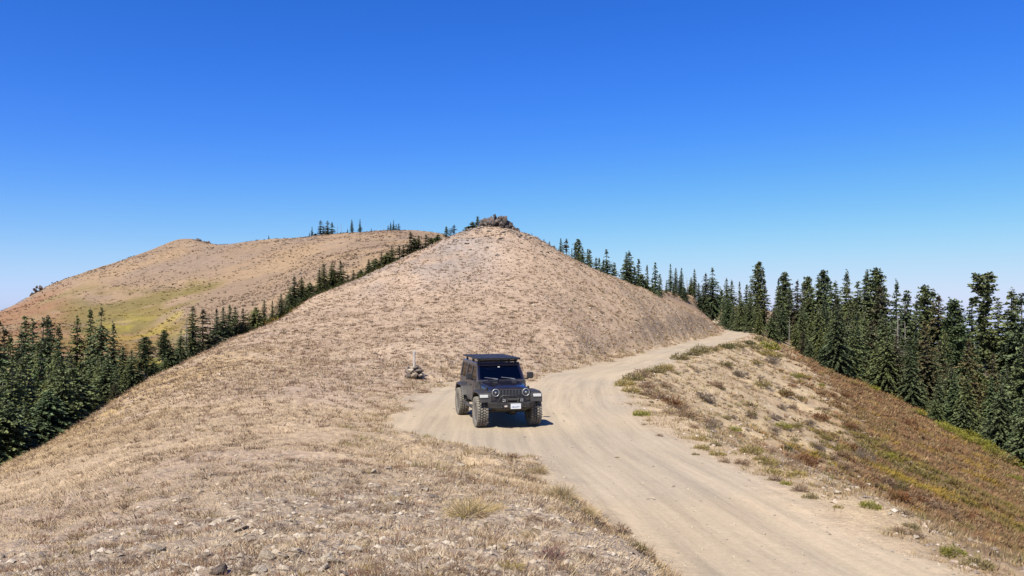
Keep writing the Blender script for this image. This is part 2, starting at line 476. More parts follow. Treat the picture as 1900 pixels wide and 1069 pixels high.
def ground_tint(x, y, z, rm, d, e, sd):
    r = np.hypot(x, y)
    n1, n2, n3 = fbm(x * 0.16, y * 0.16, 51, 4), fbm(x * 0.6, y * 0.6, 61, 3), fbm(x * .05, y * .05, 71, 3)
    A = lambda *c: np.array(c)
    L = lambda a, b, t: a * (1 - t)[:, None] + b * t[:, None]
    tan, pink, sand = A(.51, .39, .265), A(.48, .37, .275), A(.52, .405, .255)
    c = L(np.tile(tan, (len(x), 1)), np.tile(pink, (len(x), 1)), smooth(.38, .62, n1))
    # golden edge where the near slope rounds off towards the valley
    gold = smooth(-8, -20, x) * smooth(90, 60, y)
    c = L(c, np.tile(A(.44, .315, .15), (len(x), 1)), gold * .75 * smooth(.3, .6, n2))
    # the cone: pinkish scree above, sandier to the right and low down
    cone = smooth(44, 56, y) * smooth(150, 110, y)
    c = L(c, np.tile(A(.42, .315, .235), (len(x), 1)), cone * .85)
    c = L(c, np.tile(A(.48, .355, .23), (len(x), 1)), cone * smooth(-2, 16, x) * .7)
    c = L(c, np.tile(A(.33, .28, .25), (len(x), 1)), cone * smooth(.52, .66, n1) * smooth(0, 6, z) * smooth(2, -6, x))
    # stony ground close to the camera
    rocky = smooth(16, 9, r) * smooth(-6.5, -2.5, x) * smooth(3.0, 1.2, x) * smooth(.32, .48, n2 * .6 + n1 * .4 + .05)
    rocky = np.maximum(rocky, smooth(8, 5, r) * smooth(-5, -2.5, x) * smooth(.5, -.6, x) * .9)
    c = L(c, np.tile(A(.40, .325, .25), (len(x), 1)), rocky * .7)
    # right-hand side: sandy fill, red-brown brush lower down
    fill = smooth(-.2, .6, d) * (sd > 0) * smooth(185, 160, y)
    c = L(c, np.tile(sand, (len(x), 1)), fill)
    c = L(c, np.tile(A(.42, .31, .20), (len(x), 1)), fill * smooth(.5, .65, n2) * .7)
    brush = fill * smooth(6.5, 14.5, d + (n2 - .5) * 9 + (n1 - .5) * 7 + smooth(60, 95, y) * 3 + smooth(24, 12, y) * 8)
    c = L(c, np.tile(A(.20, .12, .06), (len(x), 1)), brush * .9)
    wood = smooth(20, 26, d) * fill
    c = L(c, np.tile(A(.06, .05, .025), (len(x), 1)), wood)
    # far hill: pink-tan grass with green, ochre and yellow patches low down
    far = smooth(120, 165, r) * (1 - fill)
    fc = L(np.tile(A(.345, .245, .155), (len(x), 1)), np.tile(A(.29, .21, .145), (len(x), 1)), smooth(.4, .6, n3))
    ang = x / np.maximum(y, 1)
    gp = smooth(-.36, -.42, ang + (n3 - .5) * .12) * smooth(-.66, -.57, ang) * smooth(345, 290, y + (n3 - .5) * 90) * smooth(.38, .56, fbm(x * .04 + y * .02, y * .03 - x * .02, 91, 5) + .05)
    fc = L(fc, np.tile(A(.19, .155, .05), (len(x), 1)), np.clip(gp * .85, 0, 1) * smooth(.22, .46, fbm(x * .11, y * .11, 131, 4)))
    yp = smooth(-.385, -.43, ang) * smooth(-.55, -.49, ang) * smooth(285, 245, y) * smooth(.42, .55, fbm(x * .045, y * .03, 95, 4) + .06)
    fc = L(fc, np.tile(A(.36, .30, .05), (len(x), 1)), yp * .65 * smooth(.32, .5, fbm(x * .13, y * .13, 133, 4)))
    rp = smooth(-.54, -.60, ang) * smooth(370, 330, y)
    fc = L(fc, np.tile(A(.30, .17, .095), (len(x), 1)), rp * .9 * smooth(.35, .55, n3))
    op = smooth(-.36, -.50, ang) * smooth(.48, .62, fbm(x * .06, y * .05, 99, 4)) * smooth(300, 220, y)
    fc = L(fc, np.tile(A(.30, .18, .06), (len(x), 1)), op * .6)
    sc = smooth(.55, .66, fbm(x * .04, y * .04, 111, 4)) * smooth(300, 350, y)
    fc = L(fc, np.tile(A(.27, .225, .20), (len(x), 1)), sc * .25)
    c = L(c, fc, far)
    # damp green-gold ground under the trees of the left valley
    val = smooth(-1.8, -4.5, x - shoulder_x(y)) * smooth(-2, -5, z) * (y > 5) * smooth(150, 120, r)
    c = L(c, np.tile(A(.22, .19, .05), (len(x), 1)), val)
    c = L(c, np.tile(A(.36, .24, .05), (len(x), 1)), val * smooth(.5, .6, n1))
    # the road
    rc = L(np.tile(A(.485, .398, .285), (len(x), 1)), np.tile(A(.455, .383, .285), (len(x), 1)), smooth(.4, .6, n1))
    m = np.clip(rm, 0, 1)
    halo = smooth(2.4, .2, e) * (1 - m) * (y < 300)
    c = L(c, np.tile(A(.50, .39, .265), (len(x), 1)), halo * .6)
    c = L(c, rc, m)
    return c, rocky, np.maximum(brush, wood)
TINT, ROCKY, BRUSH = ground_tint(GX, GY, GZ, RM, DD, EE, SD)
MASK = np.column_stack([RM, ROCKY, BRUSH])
LAT = np.clip(SD, -20, 20)

# smooth normals of the whole net, so that the pieces meet without a seam
P3 = np.column_stack([GX, GY, GZ]).reshape(NR, NTH, 3)
du = np.roll(P3, -1, 1) - np.roll(P3, 1, 1)
dv = np.empty_like(P3); dv[1:-1] = P3[2:] - P3[:-2]; dv[0] = P3[1] - P3[0]; dv[-1] = P3[-1] - P3[-2]
NRM = np.cross(du, dv); NRM /= np.linalg.norm(NRM, axis=2, keepdims=True) + 1e-12
NRM = np.where(NRM[..., 2:3] < 0, -NRM, NRM).reshape(-1, 3)

I = np.arange(NR * NTH).reshape(NR, NTH)
J = np.roll(I, -1, 1)
Q = np.stack([I[:-1], I[1:], J[1:], J[:-1]], -1).reshape(-1, 4)
Q = Q[:, ::-1]
qx, qy = GX[Q].mean(1), GY[Q].mean(1)
qr, qd, qsd, qrm = np.hypot(qx, qy), DD[Q].mean(1), SD[Q].mean(1), RM[Q].mean(1)
is_road = (qrm > .5)
is_fill = ~is_road & (qsd > 0) & (qy > 0) & (qy < 190) & (qd < 60)
is_far = ~is_road & ~is_fill & (qr > 150)
is_hill = ~(is_road | is_fill | is_far)

def ground_piece(name, sel, label):
    q = Q[sel]
    u, inv = np.unique(q, return_inverse=True)
    o = mesh_np(name, P3.reshape(-1, 3)[u], [inv.reshape(q.shape)], M_GROUND, smooth_shade=True,
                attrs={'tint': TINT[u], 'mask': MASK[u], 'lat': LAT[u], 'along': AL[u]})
    o.data.normals_split_custom_set_from_vertices(NRM[u].tolist())
    return tag(o, label, None, None, 'structure')
ground_piece('hillside', is_hill, 'dry grassy hillside rising to a cone behind the road')
ground_piece('dirt_road', is_road, 'pale dirt road curving round the foot of the hill')
ground_piece('slope', is_fill, 'sandy slope falling away right of the road')
ground_piece('far_hill', is_far, 'far bare hill with green and yellow patches')

LR = np.log(rr)
def gz(x, y):
    """height looked up on the finished net"""
    x = np.atleast_1d(np.asarray(x, float)); y = np.atleast_1d(np.asarray(y, float))
    a = np.interp(np.arctan2(x, y), th, np.arange(NTH)); b = np.interp(np.log(np.hypot(x, y)), LR, np.arange(NR))
    i0 = np.clip(a.astype(int), 0, NTH - 2); j0 = np.clip(b.astype(int), 0, NR - 2)
    u, v = a - i0, b - j0
    Z = GZ.reshape(NR, NTH)
    return (Z[j0, i0] * (1 - u) + Z[j0, i0 + 1] * u) * (1 - v) + (Z[j0 + 1, i0] * (1 - u) + Z[j0 + 1, i0 + 1] * u) * v
def glook(arr, x, y):
    """any per-vertex array of the net, nearest vertex"""
    a = np.rint(np.interp(np.arctan2(x, y), th, np.arange(NTH))).astype(int); b = np.rint(np.interp(np.log(np.hypot(x, y)), LR, np.arange(NR))).astype(int)
    return arr[b * NTH + a]

# ------------------------------------------------------------------ conifers
def needle_material(name, dark, light, brown=0.0):
    g = NT(name)
    info = g.n('ShaderNodeObjectInfo')
    P = g.coord('Object')
    v = g.attr('shade', 'Fac')                     # random tone per spray, lighter towards tips and upward, darker on hanging sprays
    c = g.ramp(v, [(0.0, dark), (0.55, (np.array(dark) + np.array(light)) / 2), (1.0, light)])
    c = g.mix(c, g.ramp(info.outputs['Random'], [(0.0, (0.62, 0.68, 0.70)), (0.35, (1, 1, 1)), (0.65, (1.45, 1.25, 0.85)), (0.8, (0.8, 0.95, 0.9)), (1.0, (1.2, 1.12, 1.0))]), 0.9, 'MULTIPLY')
    if brown:
        c = g.mix(c, (0.10, 0.065, 0.035), g.ramp(g.noise(1.2, P, 2), [(0.5, 0.0), (0.62, brown)]))
    return g.fin(c, 0.75, 0, 0.25)
M_FIR = needle_material('fir_needles', (.032, .046, .019), (.160, .200, .092))
M_PINE = needle_material('pine_needles', (.032, .048, .018), (.140, .170, .070))
M_OLD = needle_material('weathered_needles', (.048, .050, .024), (.14, .135, .075), 0.8)
def bark_material(name, a, b):
    g = NT(name); P = g.coord('Object')
    n = g.noise(9, P, 5, 0.7)
    c = g.ramp(n, [(0.3, a), (0.7, b)]); g.bump(n, 0.6, 0.03)
    return g.fin(c, 0.9, 0, 0.2)
M_BARK = bark_material('grey_bark', (.10, .085, .07), (.30, .26, .22))
M_DEAD = bark_material('bleached_wood', (.16, .145, .13), (.36, .335, .31))

def card_mesh(name, C4, shade, mat, parent=None):
    C4 = np.asarray(C4, float)
    n = len(C4)
    V = C4.reshape(-1, 3)
    Fq = np.arange(n * 4).reshape(n, 4)
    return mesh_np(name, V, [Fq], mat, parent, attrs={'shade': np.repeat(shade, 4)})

def trunk_mesh(name, h, r0, mat, parent, lean=(0, 0), r1=0.02, seg=9, z0=-0.6, branches=None):
    V, Fc = [], []
    k = 8
    for i in range(seg):
        t = i / (seg - 1); z = z0 + (h - z0) * t
        r = r0 * (1 - t) ** 0.9 + r1
        if i == 0: r *= 1.35
        for j in range(k):
            a = 2 * PI * j / k
            V.append((lean[0] * t * t * h + r * math.cos(a), lean[1] * t * t * h + r * math.sin(a), z))
    for i in range(seg - 1):
        for j in range(k):
            Fc.append((i * k + j, i * k + (j + 1) % k, (i + 1) * k + (j + 1) % k, (i + 1) * k + j))
    V, Fc = np.array(V), np.array(Fc)
    if branches:
        BV, BF = [V], [Fc]; off = len(V)
        for p, q, r in branches:
            p, q = np.array(p, float), np.array(q, float)
            d = q - p; d /= np.linalg.norm(d) + 1e-9
            a = np.cross(d, (0, 0, 1.0)); a /= np.linalg.norm(a) + 1e-9; b = np.cross(d, a)
            ring = [(math.cos(x) * a + math.sin(x) * b) for x in (0, 2.094, 4.189)]
            BV.append(np.array([p + r * e for e in ring] + [q + r * 0.25 * e for e in ring]))
            BF.append(np.array([(0, 1, 4, 3), (1, 2, 5, 4), (2, 0, 3, 5)]) + off); off += 6
        V, Fc = np.vstack(BV), np.vstack(BF)
    return mesh_np(name, V, [Fc], mat, parent, smooth_shade=True)

def fir_crown(R, h, rad, seed, base=0.06, dens=1.0, power=0.85, droop=0.25, wind=0.0, ragged=0.25, gaps=0.0, wide_top=0.0):
    """sprays of needles on whorled branches; returns quads (n,4,3) and a tone per quad"""
    out, sh = [], []
    nl = int(40 * dens * (h / 12) ** 0.45)
    for i in range(nl):
        t = base + (1 - base) * ((i + 0.5) / nl) ** 0.92
        z0 = h * t
        prof = (1 - t) ** power + 0.015
        if wide_top: prof = max(prof * 0.75, wide_top * (1 - ((t - .75) / .27) ** 2)) if t > .5 else prof
        if t < base + 0.12: prof *= 0.75
        nb = int(5 + 5 * prof)
        if gaps and R.random() < gaps: continue
        a0 = R.random() * 6.28
        for b in range(nb):
            az = a0 + 6.283 * b / nb + R.normal(0, .18)
            L = rad * prof * (1 + ragged * R.normal()) * (1 + wind * math.cos(az))
            L = max(L, 0.10)
            if L < 0.05 or R.random() < .05: continue
            zb = z0 + R.normal(0, .012 * h)
            d = np.array([math.cos(az), math.sin(az), 0.0]); e = np.array([-d[1], d[0], 0.0])
            up = 0.22 - 0.42 * (1 - t) + R.normal(0, .06)
            k = max(4, int(L / 0.088))
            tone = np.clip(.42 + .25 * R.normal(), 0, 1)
            for j in range(k):
                s = (j + .45) / k
                p = d * (L * s) + np.array([0, 0, zb + L * (up * s - droop * s * s)])
                ln = 0.12 + .20 * (1 - .55 * s) * min(1.0, L / 1.2)
                for side in (-1, 1):
                    ang = side * (0.85 - .45 * s) + R.normal(0, .2)
                    v = d * math.cos(ang) + e * math.sin(ang)
                    v = v + np.array([0, 0, R.normal(-.16, .2)])
                    w = np.cross(v, (0, 0, 1.0)); w /= np.linalg.norm(w) + 1e-9
                    w = w * (ln * .26) + np.array([0, 0, R.normal(0, .06)])
                    tip = p + v * ln * (.9 + .3 * R.random())
                    mid = p + v * ln * .45
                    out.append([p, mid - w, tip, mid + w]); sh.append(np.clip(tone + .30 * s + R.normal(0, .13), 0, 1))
                if R.random() < .35:                       # short hanging sprays under the branch
                    v = d * .5 + e * R.normal(0, .5) + np.array([0, 0, -.9])
                    w = e * ln * .22
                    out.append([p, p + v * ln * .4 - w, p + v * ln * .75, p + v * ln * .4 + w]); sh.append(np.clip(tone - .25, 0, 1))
    for j in range(26):                                    # leader
        z = h * (1 - .09 * R.random()); a = R.random() * 6.28
        d = np.array([math.cos(a), math.sin(a), .7]); p = np.array([0, 0, z])
        ln = .12 + .22 * (h - z) / (h * .09); w = np.array([-d[1], d[0], 0]) * ln * .25
        out.append([p, p + d * ln * .5 - w, p + d * ln, p + d * ln * .5 + w]); sh.append(.6)
    return np.array(out), np.array(sh)

def pine_crown(R, h, rad, seed, base=0.25, dens=1.0, round_top=1.0, flat=0.0):
    out, sh, br = [], [], []
    nl = int(34 * dens)
    for i in range(nl):
        t = base + (1 - base) * (i + .5) / nl
        z0 = h * t
        u = (t - base) / (1 - base)
        prof = (math.sin(min(u * 1.2 + .30, 1) * PI * .5) * (1 - u ** 1.5) ** .8) * .95 + .06
        if flat: prof = (.55 + .35 * math.sin(u * 9.0)) * (1 - max(0, u - .8) * 2.4) + .08
        for b in range(int(4 + 3 * prof)):
            az = R.random() * 6.28
            L = rad * prof * (.55 + .55 * R.random())
            d = np.array([math.cos(az), math.sin(az), .15 + .45 * u + .25 * R.random()])
            p0 = np.array([0, 0, z0]); tip = p0 + d * L
            br.append((p0, tip, .035))
            for q in range(5 if L > .8 else 3):             # needle tufts towards the end of the limb
                c = p0 + d * L * (1 - .19 * q) + R.normal(0, .15, 3)
                tone = np.clip(.45 + .25 * R.normal(), 0, 1)
                for m in range(11):
                    v = R.normal(0, 1, 3); v[2] = abs(v[2]) * .7 - .15; v /= np.linalg.norm(v)
                    ln = .20 + .16 * R.random()
                    w = np.cross(v, R.normal(0, 1, 3)); w = w / (np.linalg.norm(w) + 1e-9) * ln * .24
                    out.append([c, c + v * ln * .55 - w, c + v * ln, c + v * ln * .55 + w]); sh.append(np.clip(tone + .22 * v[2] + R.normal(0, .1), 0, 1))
    return np.array(out), np.array(sh), br

def snag_branches(R, h, rad, n=46, base=.12):
    br = []
    for i in range(n):
        t = base + (1 - base - .05) * R.random()
        az = R.random() * 6.28; L = rad * (1 - t) ** .7 * (.5 + .8 * R.random()) + .12
        p = np.array([0, 0, h * t]); d = np.array([math.cos(az), math.sin(az), -.15 + .25 * R.normal()])
        q = p + d * L
        br.append((p, q, .028))
        for k in range(2):
            s = .4 + .5 * R.random(); e = d + R.normal(0, .6, 3)
            br.append((p + d * L * s, p + d * L * s + e * L * .3, .014))
    return br

PROTO = {}
def proto(kind, h, make):
    root = bpy.data.objects.new(kind, None); root.empty_display_size = .5
    PROTO.setdefault(kind, []).append((root, h, make(root)))

def make_fir(h, rad, seed, mat=None, **kw):
    def f(root):
        R = np.random.default_rng(seed)
        q, s = fir_crown(R, h, rad, seed, **kw)
        t = trunk_mesh('trunk', h * .97, .011 * h + .02, M_BARK, root)
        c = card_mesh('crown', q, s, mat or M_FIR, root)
        return [t, c]
    return f
def make_pine(h, rad, seed, **kw):
    def f(root):
        R = np.random.default_rng(seed)
        q, s, br = pine_crown(R, h, rad, seed, **kw)
        t = trunk_mesh('trunk', h * .96, .014 * h + .03, M_BARK, root, branches=br)
        c = card_mesh('crown', q, s, M_PINE, root)
        return [t, c]
    return f
def make_snag(h, rad, seed, n=46):
    def f(root):
        R = np.random.default_rng(seed)
        return [trunk_mesh('trunk', h, .008 * h + .02, M_DEAD, root, branches=snag_branches(R, h, rad, n))]
    return f

for i in range(4): proto('fir_tree', 12, make_fir(12, 2.15 + .2 * i, 100 + i, power=.84 + .06 * i, droop=.2 + .08 * i, gaps=.03 * i))
proto('spire_fir', 12, make_fir(12, 1.3, 120, power=.7, droop=.3, ragged=.3))
proto('spire_fir', 12, make_fir(12, 1.6, 121, power=1.1, droop=.3, ragged=.35, gaps=.1))
proto('spire_fir', 12, make_fir(12, 1.1, 122, power=.55, droop=.35, ragged=.3))
for i in range(2): proto('bushy_fir', 6, make_fir(6, 2.0, 130 + i, base=.01, power=.62, ragged=.3, dens=1.0))
proto('windblown_fir', 8, make_fir(8, 1.6, 140, wind=.6, ragged=.45, gaps=.22, power=.7))
proto('windblown_fir', 8, make_fir(8, 1.4, 141, wind=.45, ragged=.5, gaps=.3, power=.6, mat=M_OLD))
proto('old_fir', 12, make_fir(12, 2.0, 150, mat=M_OLD, ragged=.4, gaps=.18, power=.75))
for i in range(2): proto('pine_tree', 13, make_pine(13, 2.3, 160 + i, base=.22))
proto('slim_pine', 12, make_pine(12, 1.35, 165, base=.4, dens=.8))
proto('flat_topped_pine', 14, make_pine(14, 1.2, 168, base=.42, dens=.75, flat=1))
proto('dead_tree', 8, make_snag(8, 1.1, 170))
proto('dead_tree', 8, make_snag(8, .5, 171, 22))

TREES = []          # (px, root)
_used = {}
def tree(kind, x, y, h, rot=None, var=None, sink=.15, wid=1.0, z=None):
    lst = PROTO[kind]
    k = _used.get(kind, 0); _used[kind] = k + 1
    root0, h0, parts = lst[(var if var is not None else k) % len(lst)]
    first = root0.name not in COL.objects
    r = root0 if first else root0.copy()
    COL.objects.link(r)
    if not first:
        for p in parts:
            c = p.copy(); COL.objects.link(c); c.parent = r
    s = h / h0
    r.location = (x, y, float(gz(x, y)[0]) - sink if z is None else z)
    r.scale = (s * wid, s * wid, s)
    r.rotation_euler = (random.gauss(0, .015), random.gauss(0, .015), random.random() * 6.28 if rot is None else rot)
    r['px'] = CX + F * x / y
    return r

def tree_at(kind, px, top, d, **kw):
    """a tree whose tip shows at (px, top), rooted in the ground d metres away"""
    x = (px - CX) / F * d
    z = float(gz(x, d)[0])
    h = (HY - top) / F * d - z + .15
    return tree(kind, x, d, max(h, .8), **kw)

def sil_d(px):      # distance of the near hill's left skyline
    return float(np.interp(px, [0, 150, 300, 450, 600, 750, 900], [28, 36, 46, 62, 76, 87, 93]))

def run(rows, group, look, cat='tree', where=''):
    """label a row of trees by their order along the row"""
    rows = sorted(rows, key=lambda r: r['px'])
    for i, r in enumerate(rows):
        kind = r.name.split('.')[0].replace('_', ' ')
        tag(r, f'{look.get(r.name.split(".")[0], "dark green " + kind)} {where.format(n=ordinal(i + 1))}', cat, group)
    return rows
LOOK = {'fir_tree': 'dark pointed fir', 'spire_fir': 'narrow dark spire-shaped fir', 'bushy_fir': 'low bushy fir', 'windblown_fir': 'ragged wind-swept fir',
        'old_fir': 'thinning brownish fir', 'pine_tree': 'round-topped green pine', 'slim_pine': 'slim bare-stemmed pine',
        'flat_topped_pine': 'tall flat-topped pine', 'dead_tree': 'bare grey dead tree'}

# trees on the skyline of the far hill
rows = []
for px, top, kind in ((474, 446, 'bushy_fir'), (490, 444, 'bushy_fir'), (498, 437, 'windblown_fir'), (574, 431, 'spire_fir'), (579, 420, 'spire_fir'), (594, 408, 'windblown_fir'), (600, 420, 'windblown_fir'),
                      (607, 409, 'windblown_fir'), (616, 412, 'windblown_fir'), (626, 417, 'dead_tree'), (633, 413, 'dead_tree'), (640, 432, 'bushy_fir'),
                      (645, 424, 'spire_fir'), (653, 407, 'spire_fir'), (668, 406, 'spire_fir'), (689, 423, 'spire_fir'),
                      (720, 418, 'windblown_fir'), (725, 412, 'spire_fir'), (730, 408, 'spire_fir'), (735, 416, 'windblown_fir'), (740, 414, 'windblown_fir')):
    rows.append(tree_at(kind, px, top, float(np.interp(px, [470, 560, 740], [416, 408, 396])) - 3, wid=1.45 if kind != 'bushy_fir' else .8))
for px, top in ((585, 433), (608, 431), (632, 433), (655, 434)):
    rows.append(tree_at('bushy_fir', px, top, float(np.interp(px, [470, 560, 740], [416, 408, 396])) - 7, wid=3.2))
run(rows, 'trees along the far hill top', LOOK, where='on the far hill top, {n} from left')
# a few trees standing on the far hill's face
rows = [tree_at('bushy_fir', 531, 466, 370, wid=.8), tree_at('bushy_fir', 559, 451, 388, wid=.9), tree_at('bushy_fir', 598, 440, 392, wid=1.5), tree_at('bushy_fir', 571, 452, 385)]
run(rows, 'lone trees on the far hill face', LOOK, where='alone on the far hill face, {n} from left')

# trees rising behind the left shoulder of the near hill: those that make the treeline first
line = [(885, 402, 'windblown_fir'), (878, 412, 'bushy_fir'), (870, 420, 'bushy_fir'), (855, 430, 'bushy_fir'), (841, 417, 'windblown_fir'), (828, 421, 'windblown_fir'), (812, 436, 'bushy_fir'), (800, 441, 'bushy_fir'), (790, 434, 'windblown_fir'), (778, 438, 'windblown_fir'),
        (761, 429, 'windblown_fir'), (769, 444, 'bushy_fir'), (748, 455, 'old_fir'), (741, 456, 'windblown_fir'), (728, 456, 'fir_tree'), (719, 468, 'bushy_fir'), (707, 467, 'old_fir'), (697, 480, 'bushy_fir'), (684, 480, 'fir_tree'), (670, 500, 'bushy_fir'),
        (656, 501, 'old_fir'), (645, 508, 'old_fir'), (632, 484, 'fir_tree'), (620, 492, 'fir_tree'), (614, 487, 'fir_tree'), (601, 489, 'spire_fir'), (593, 500, 'spire_fir'), (575, 525, 'bushy_fir'),
        (560, 514, 'fir_tree'), (546, 512, 'fir_tree'), (538, 535, 'fir_tree'), (522, 545, 'fir_tree'), (505, 557, 'spire_fir'), (490, 556, 'spire_fir'), (475, 570, 'bushy_fir'),
        (452, 572, 'old_fir'), (438, 568, 'fir_tree'), (426, 566, 'spire_fir'), (413, 570, 'fir_tree'), (403, 572, 'spire_fir'), (376, 572, 'windblown_fir'), (357, 568, 'spire_fir'),
        (346, 590, 'dead_tree'), (335, 612, 'fir_tree'), (301, 616, 'slim_pine'), (315, 640, 'bushy_fir'), (270, 627, 'pine_tree'), (245, 650, 'fir_tree'), (228, 642, 'fir_tree')]
rows = []
for px, top, kind in line:
    d = sil_d(px) * 1.06 + 2.0 + 1.8 * random.random()
    rows.append(tree_at(kind, px, top, d, wid=random.uniform(1.45, 2.0)))
run(rows, 'treeline behind the near hill shoulder', LOOK, where='in the treeline behind the shoulder, {n} from left')
# tall trees down in the left valley
line = [(212, 598, 64, 'fir_tree'), (185, 571, 66, 'fir_tree'), (169, 573, 68, 'spire_fir'), (141, 588, 70, 'fir_tree'), (96, 588, 72, 'fir_tree'), (110, 603, 66, 'fir_tree'), (85, 584, 76, 'spire_fir'), (76, 590, 70, 'fir_tree'), (60, 594, 74, 'fir_tree'),
        (47, 586, 78, 'spire_fir'), (38, 610, 70, 'fir_tree'), (18, 620, 62, 'fir_tree'), (-8, 586, 60, 'fir_tree'), (4, 610, 80, 'old_fir'), (72, 640, 62, 'dead_tree'), (33, 655, 60, 'dead_tree')]
rows = [tree_at(k, px, top, d, wid=random.uniform(1.1, 1.4)) for px, top, d, k in line]
run(rows, 'tall trees in the left valley', LOOK, where='among the tallest left-valley trees, {n} from left')

def fill_forest(n, area, kinds, hs, mind, taken, ok):
    got = []
    tries = 0
    while len(got) < n and tries < n * 60:
        tries += 1
        px = random.uniform(*area[0]); d = random.uniform(*area[1]) if callable(area[1]) is False else area[1](px)
        x = (px - CX) / F * d
        if any((x - a) ** 2 + (d - b) ** 2 < mind ** 2 for a, b in taken): continue
        z = float(gz(x, d)[0])
        kind = random.choices([k for k, _ in kinds], [w for _, w in kinds])[0]
        h = hs(px, d)
        if not ok(px, d, x, z, h): continue
        if kind == 'bushy_fir': h = min(h, 3.2)
        taken.append((x, d)); got.append((kind, x, d, h))
    return got
taken = [(o.location.x, o.location.y) for o in COL.objects if o.type == 'EMPTY']
# the mass of firs filling the left valley
env_x = [-40, 20, 60, 110, 140, 185, 215, 235, 300, 345, 380, 430, 480, 520, 560, 600, 640, 700, 760]
env_y = [640, 640, 625, 625, 640, 640, 650, 665, 655, 640, 600, 590, 580, 565, 535, 520, 515, 490, 455]
def ok_left(px, d, x, z, h):
    top = HY - (z + h) / d * F
    base = HY - z / d * F
    if top < np.interp(px, env_x, env_y) + random.uniform(0, 25): return False
    if 25 < px < 95 and 690 < HY - (z + h * .6) / d * F < 740 and d > 62: return False
    return True
got = fill_forest(92, ((-40, 620), lambda px: sil_d(px) * 1.05 + 1.5 + random.random() ** 1.4 * (30 if px < 260 else 16)), [('fir_tree', 6), ('spire_fir', 1.5), ('bushy_fir', 2.0), ('old_fir', 1.0), ('dead_tree', .35)],
                  lambda px, d: random.uniform(4.0, 9.5) if px < 300 else random.uniform(2.5, 6), 1.7, taken, ok_left)
for k, x, d, h in got:
    r = tree(k, x, d, h, wid=random.uniform(1.1, 1.5))
    if k == 'dead_tree': tag(r, 'bare grey dead tree among the dark firs of the left valley', 'tree', 'dead trees in the left valley')
    else: tag(r, 'dark fir packed among others below the near hill shoulder on the valley side', 'tree', 'firs filling the left valley')

# lower firs closing the treeline behind the shoulder
for px in np.arange(-30, 800, 5.2):
    sy = float(np.interp(px, [0, 80, 150, 230, 300, 380, 450, 600, 680, 750, 820, 900], [871, 827, 791, 740, 700, 656, 621, 546, 513, 480, 446, 418]))
    ey = max(float(np.interp(px, env_x, env_y)) + 12, sy - 120)
    if px < 215 and random.random() < .35: continue
    if ey > sy - 6 or (px > 640 and random.random() < .45): continue
    p = px + random.uniform(-3, 3); d = sil_d(p) * 1.06 + random.uniform(1.5, 7)
    tp = random.uniform(ey, sy - 6); tall = (HY - tp) / F * d - float(gz((p - CX) / F * d, d)[0]) > 6
    if tall: d += random.uniform(7, 16)
    r = tree_at(random.choices(['fir_tree', 'bushy_fir', 'old_fir', 'spire_fir'], [5, 0, .8, 1] if tall else [3, 3, .5, 0])[0], p, tp, d, wid=random.uniform(1.1, 1.4) if tall else random.uniform(1.4, 1.9))
    tag(r, 'dark fir closing the lower treeline just behind the near hill shoulder', 'tree', 'lower firs behind the shoulder')

# trees on the right: the skyline ridge behind the cone
line = [(987, 432, 97, 'spire_fir'), (1009, 443, 97, 'spire_fir'), (1020, 448, 97, 'windblown_fir'), (1028, 456, 97, 'bushy_fir'), (1040, 442, 101, 'spire_fir'), (1051, 442, 104, 'windblown_fir'), (1061, 462, 101, 'spire_fir'),
        (1073, 446, 106, 'pine_tree'), (1081, 460, 105, 'fir_tree'), (1090, 462, 108, 'spire_fir'), (1097, 463, 110, 'spire_fir'), (1107, 477, 109, 'fir_tree'), (1112, 478, 114, 'spire_fir'), (1119, 482, 110, 'fir_tree'), (1127, 463, 113, 'fir_tree'),
        (1141, 487, 113, 'spire_fir'), (1161, 470, 117, 'fir_tree'), (1167, 465, 119, 'fir_tree'), (1184, 480, 122, 'spire_fir'), (1176, 495, 117, 'fir_tree'), (1192, 510, 120, 'bushy_fir'), (1202, 491, 126, 'spire_fir'), (1216, 487, 130, 'spire_fir'), (1208, 518, 123, 'fir_tree'),
        (1224, 508, 134, 'spire_fir'), (1244, 489, 206, 'spire_fir'), (1254, 497, 208, 'spire_fir'), (1262, 512, 204, 'fir_tree'), (1264, 497, 212, 'spire_fir'), (1236, 520, 198, 'spire_fir'), (1275, 514, 213, 'dead_tree'), (1281, 528, 216, 'bushy_fir'), (1289, 499, 215, 'spire_fir'), (1283, 514, 218, 'fir_tree'), (1296, 525, 214, 'spire_fir'),
        (1309, 507, 218, 'old_fir'), (1304, 530, 214, 'fir_tree'), (1322, 497, 218, 'fir_tree'), (1338, 540, 228, 'slim_pine'), (1332, 552, 224, 'bushy_fir'), (1250, 525, 200, 'fir_tree'), (1270, 533, 202, 'bushy_fir')]
rows = [tree_at(k, px, top, d, wid=random.uniform(1.1, 1.5)) for px, top, d, k in line]
run(rows, 'trees on the ridge right of the cone', LOOK, where='on the ridge right of the cone, {n} from the rock')
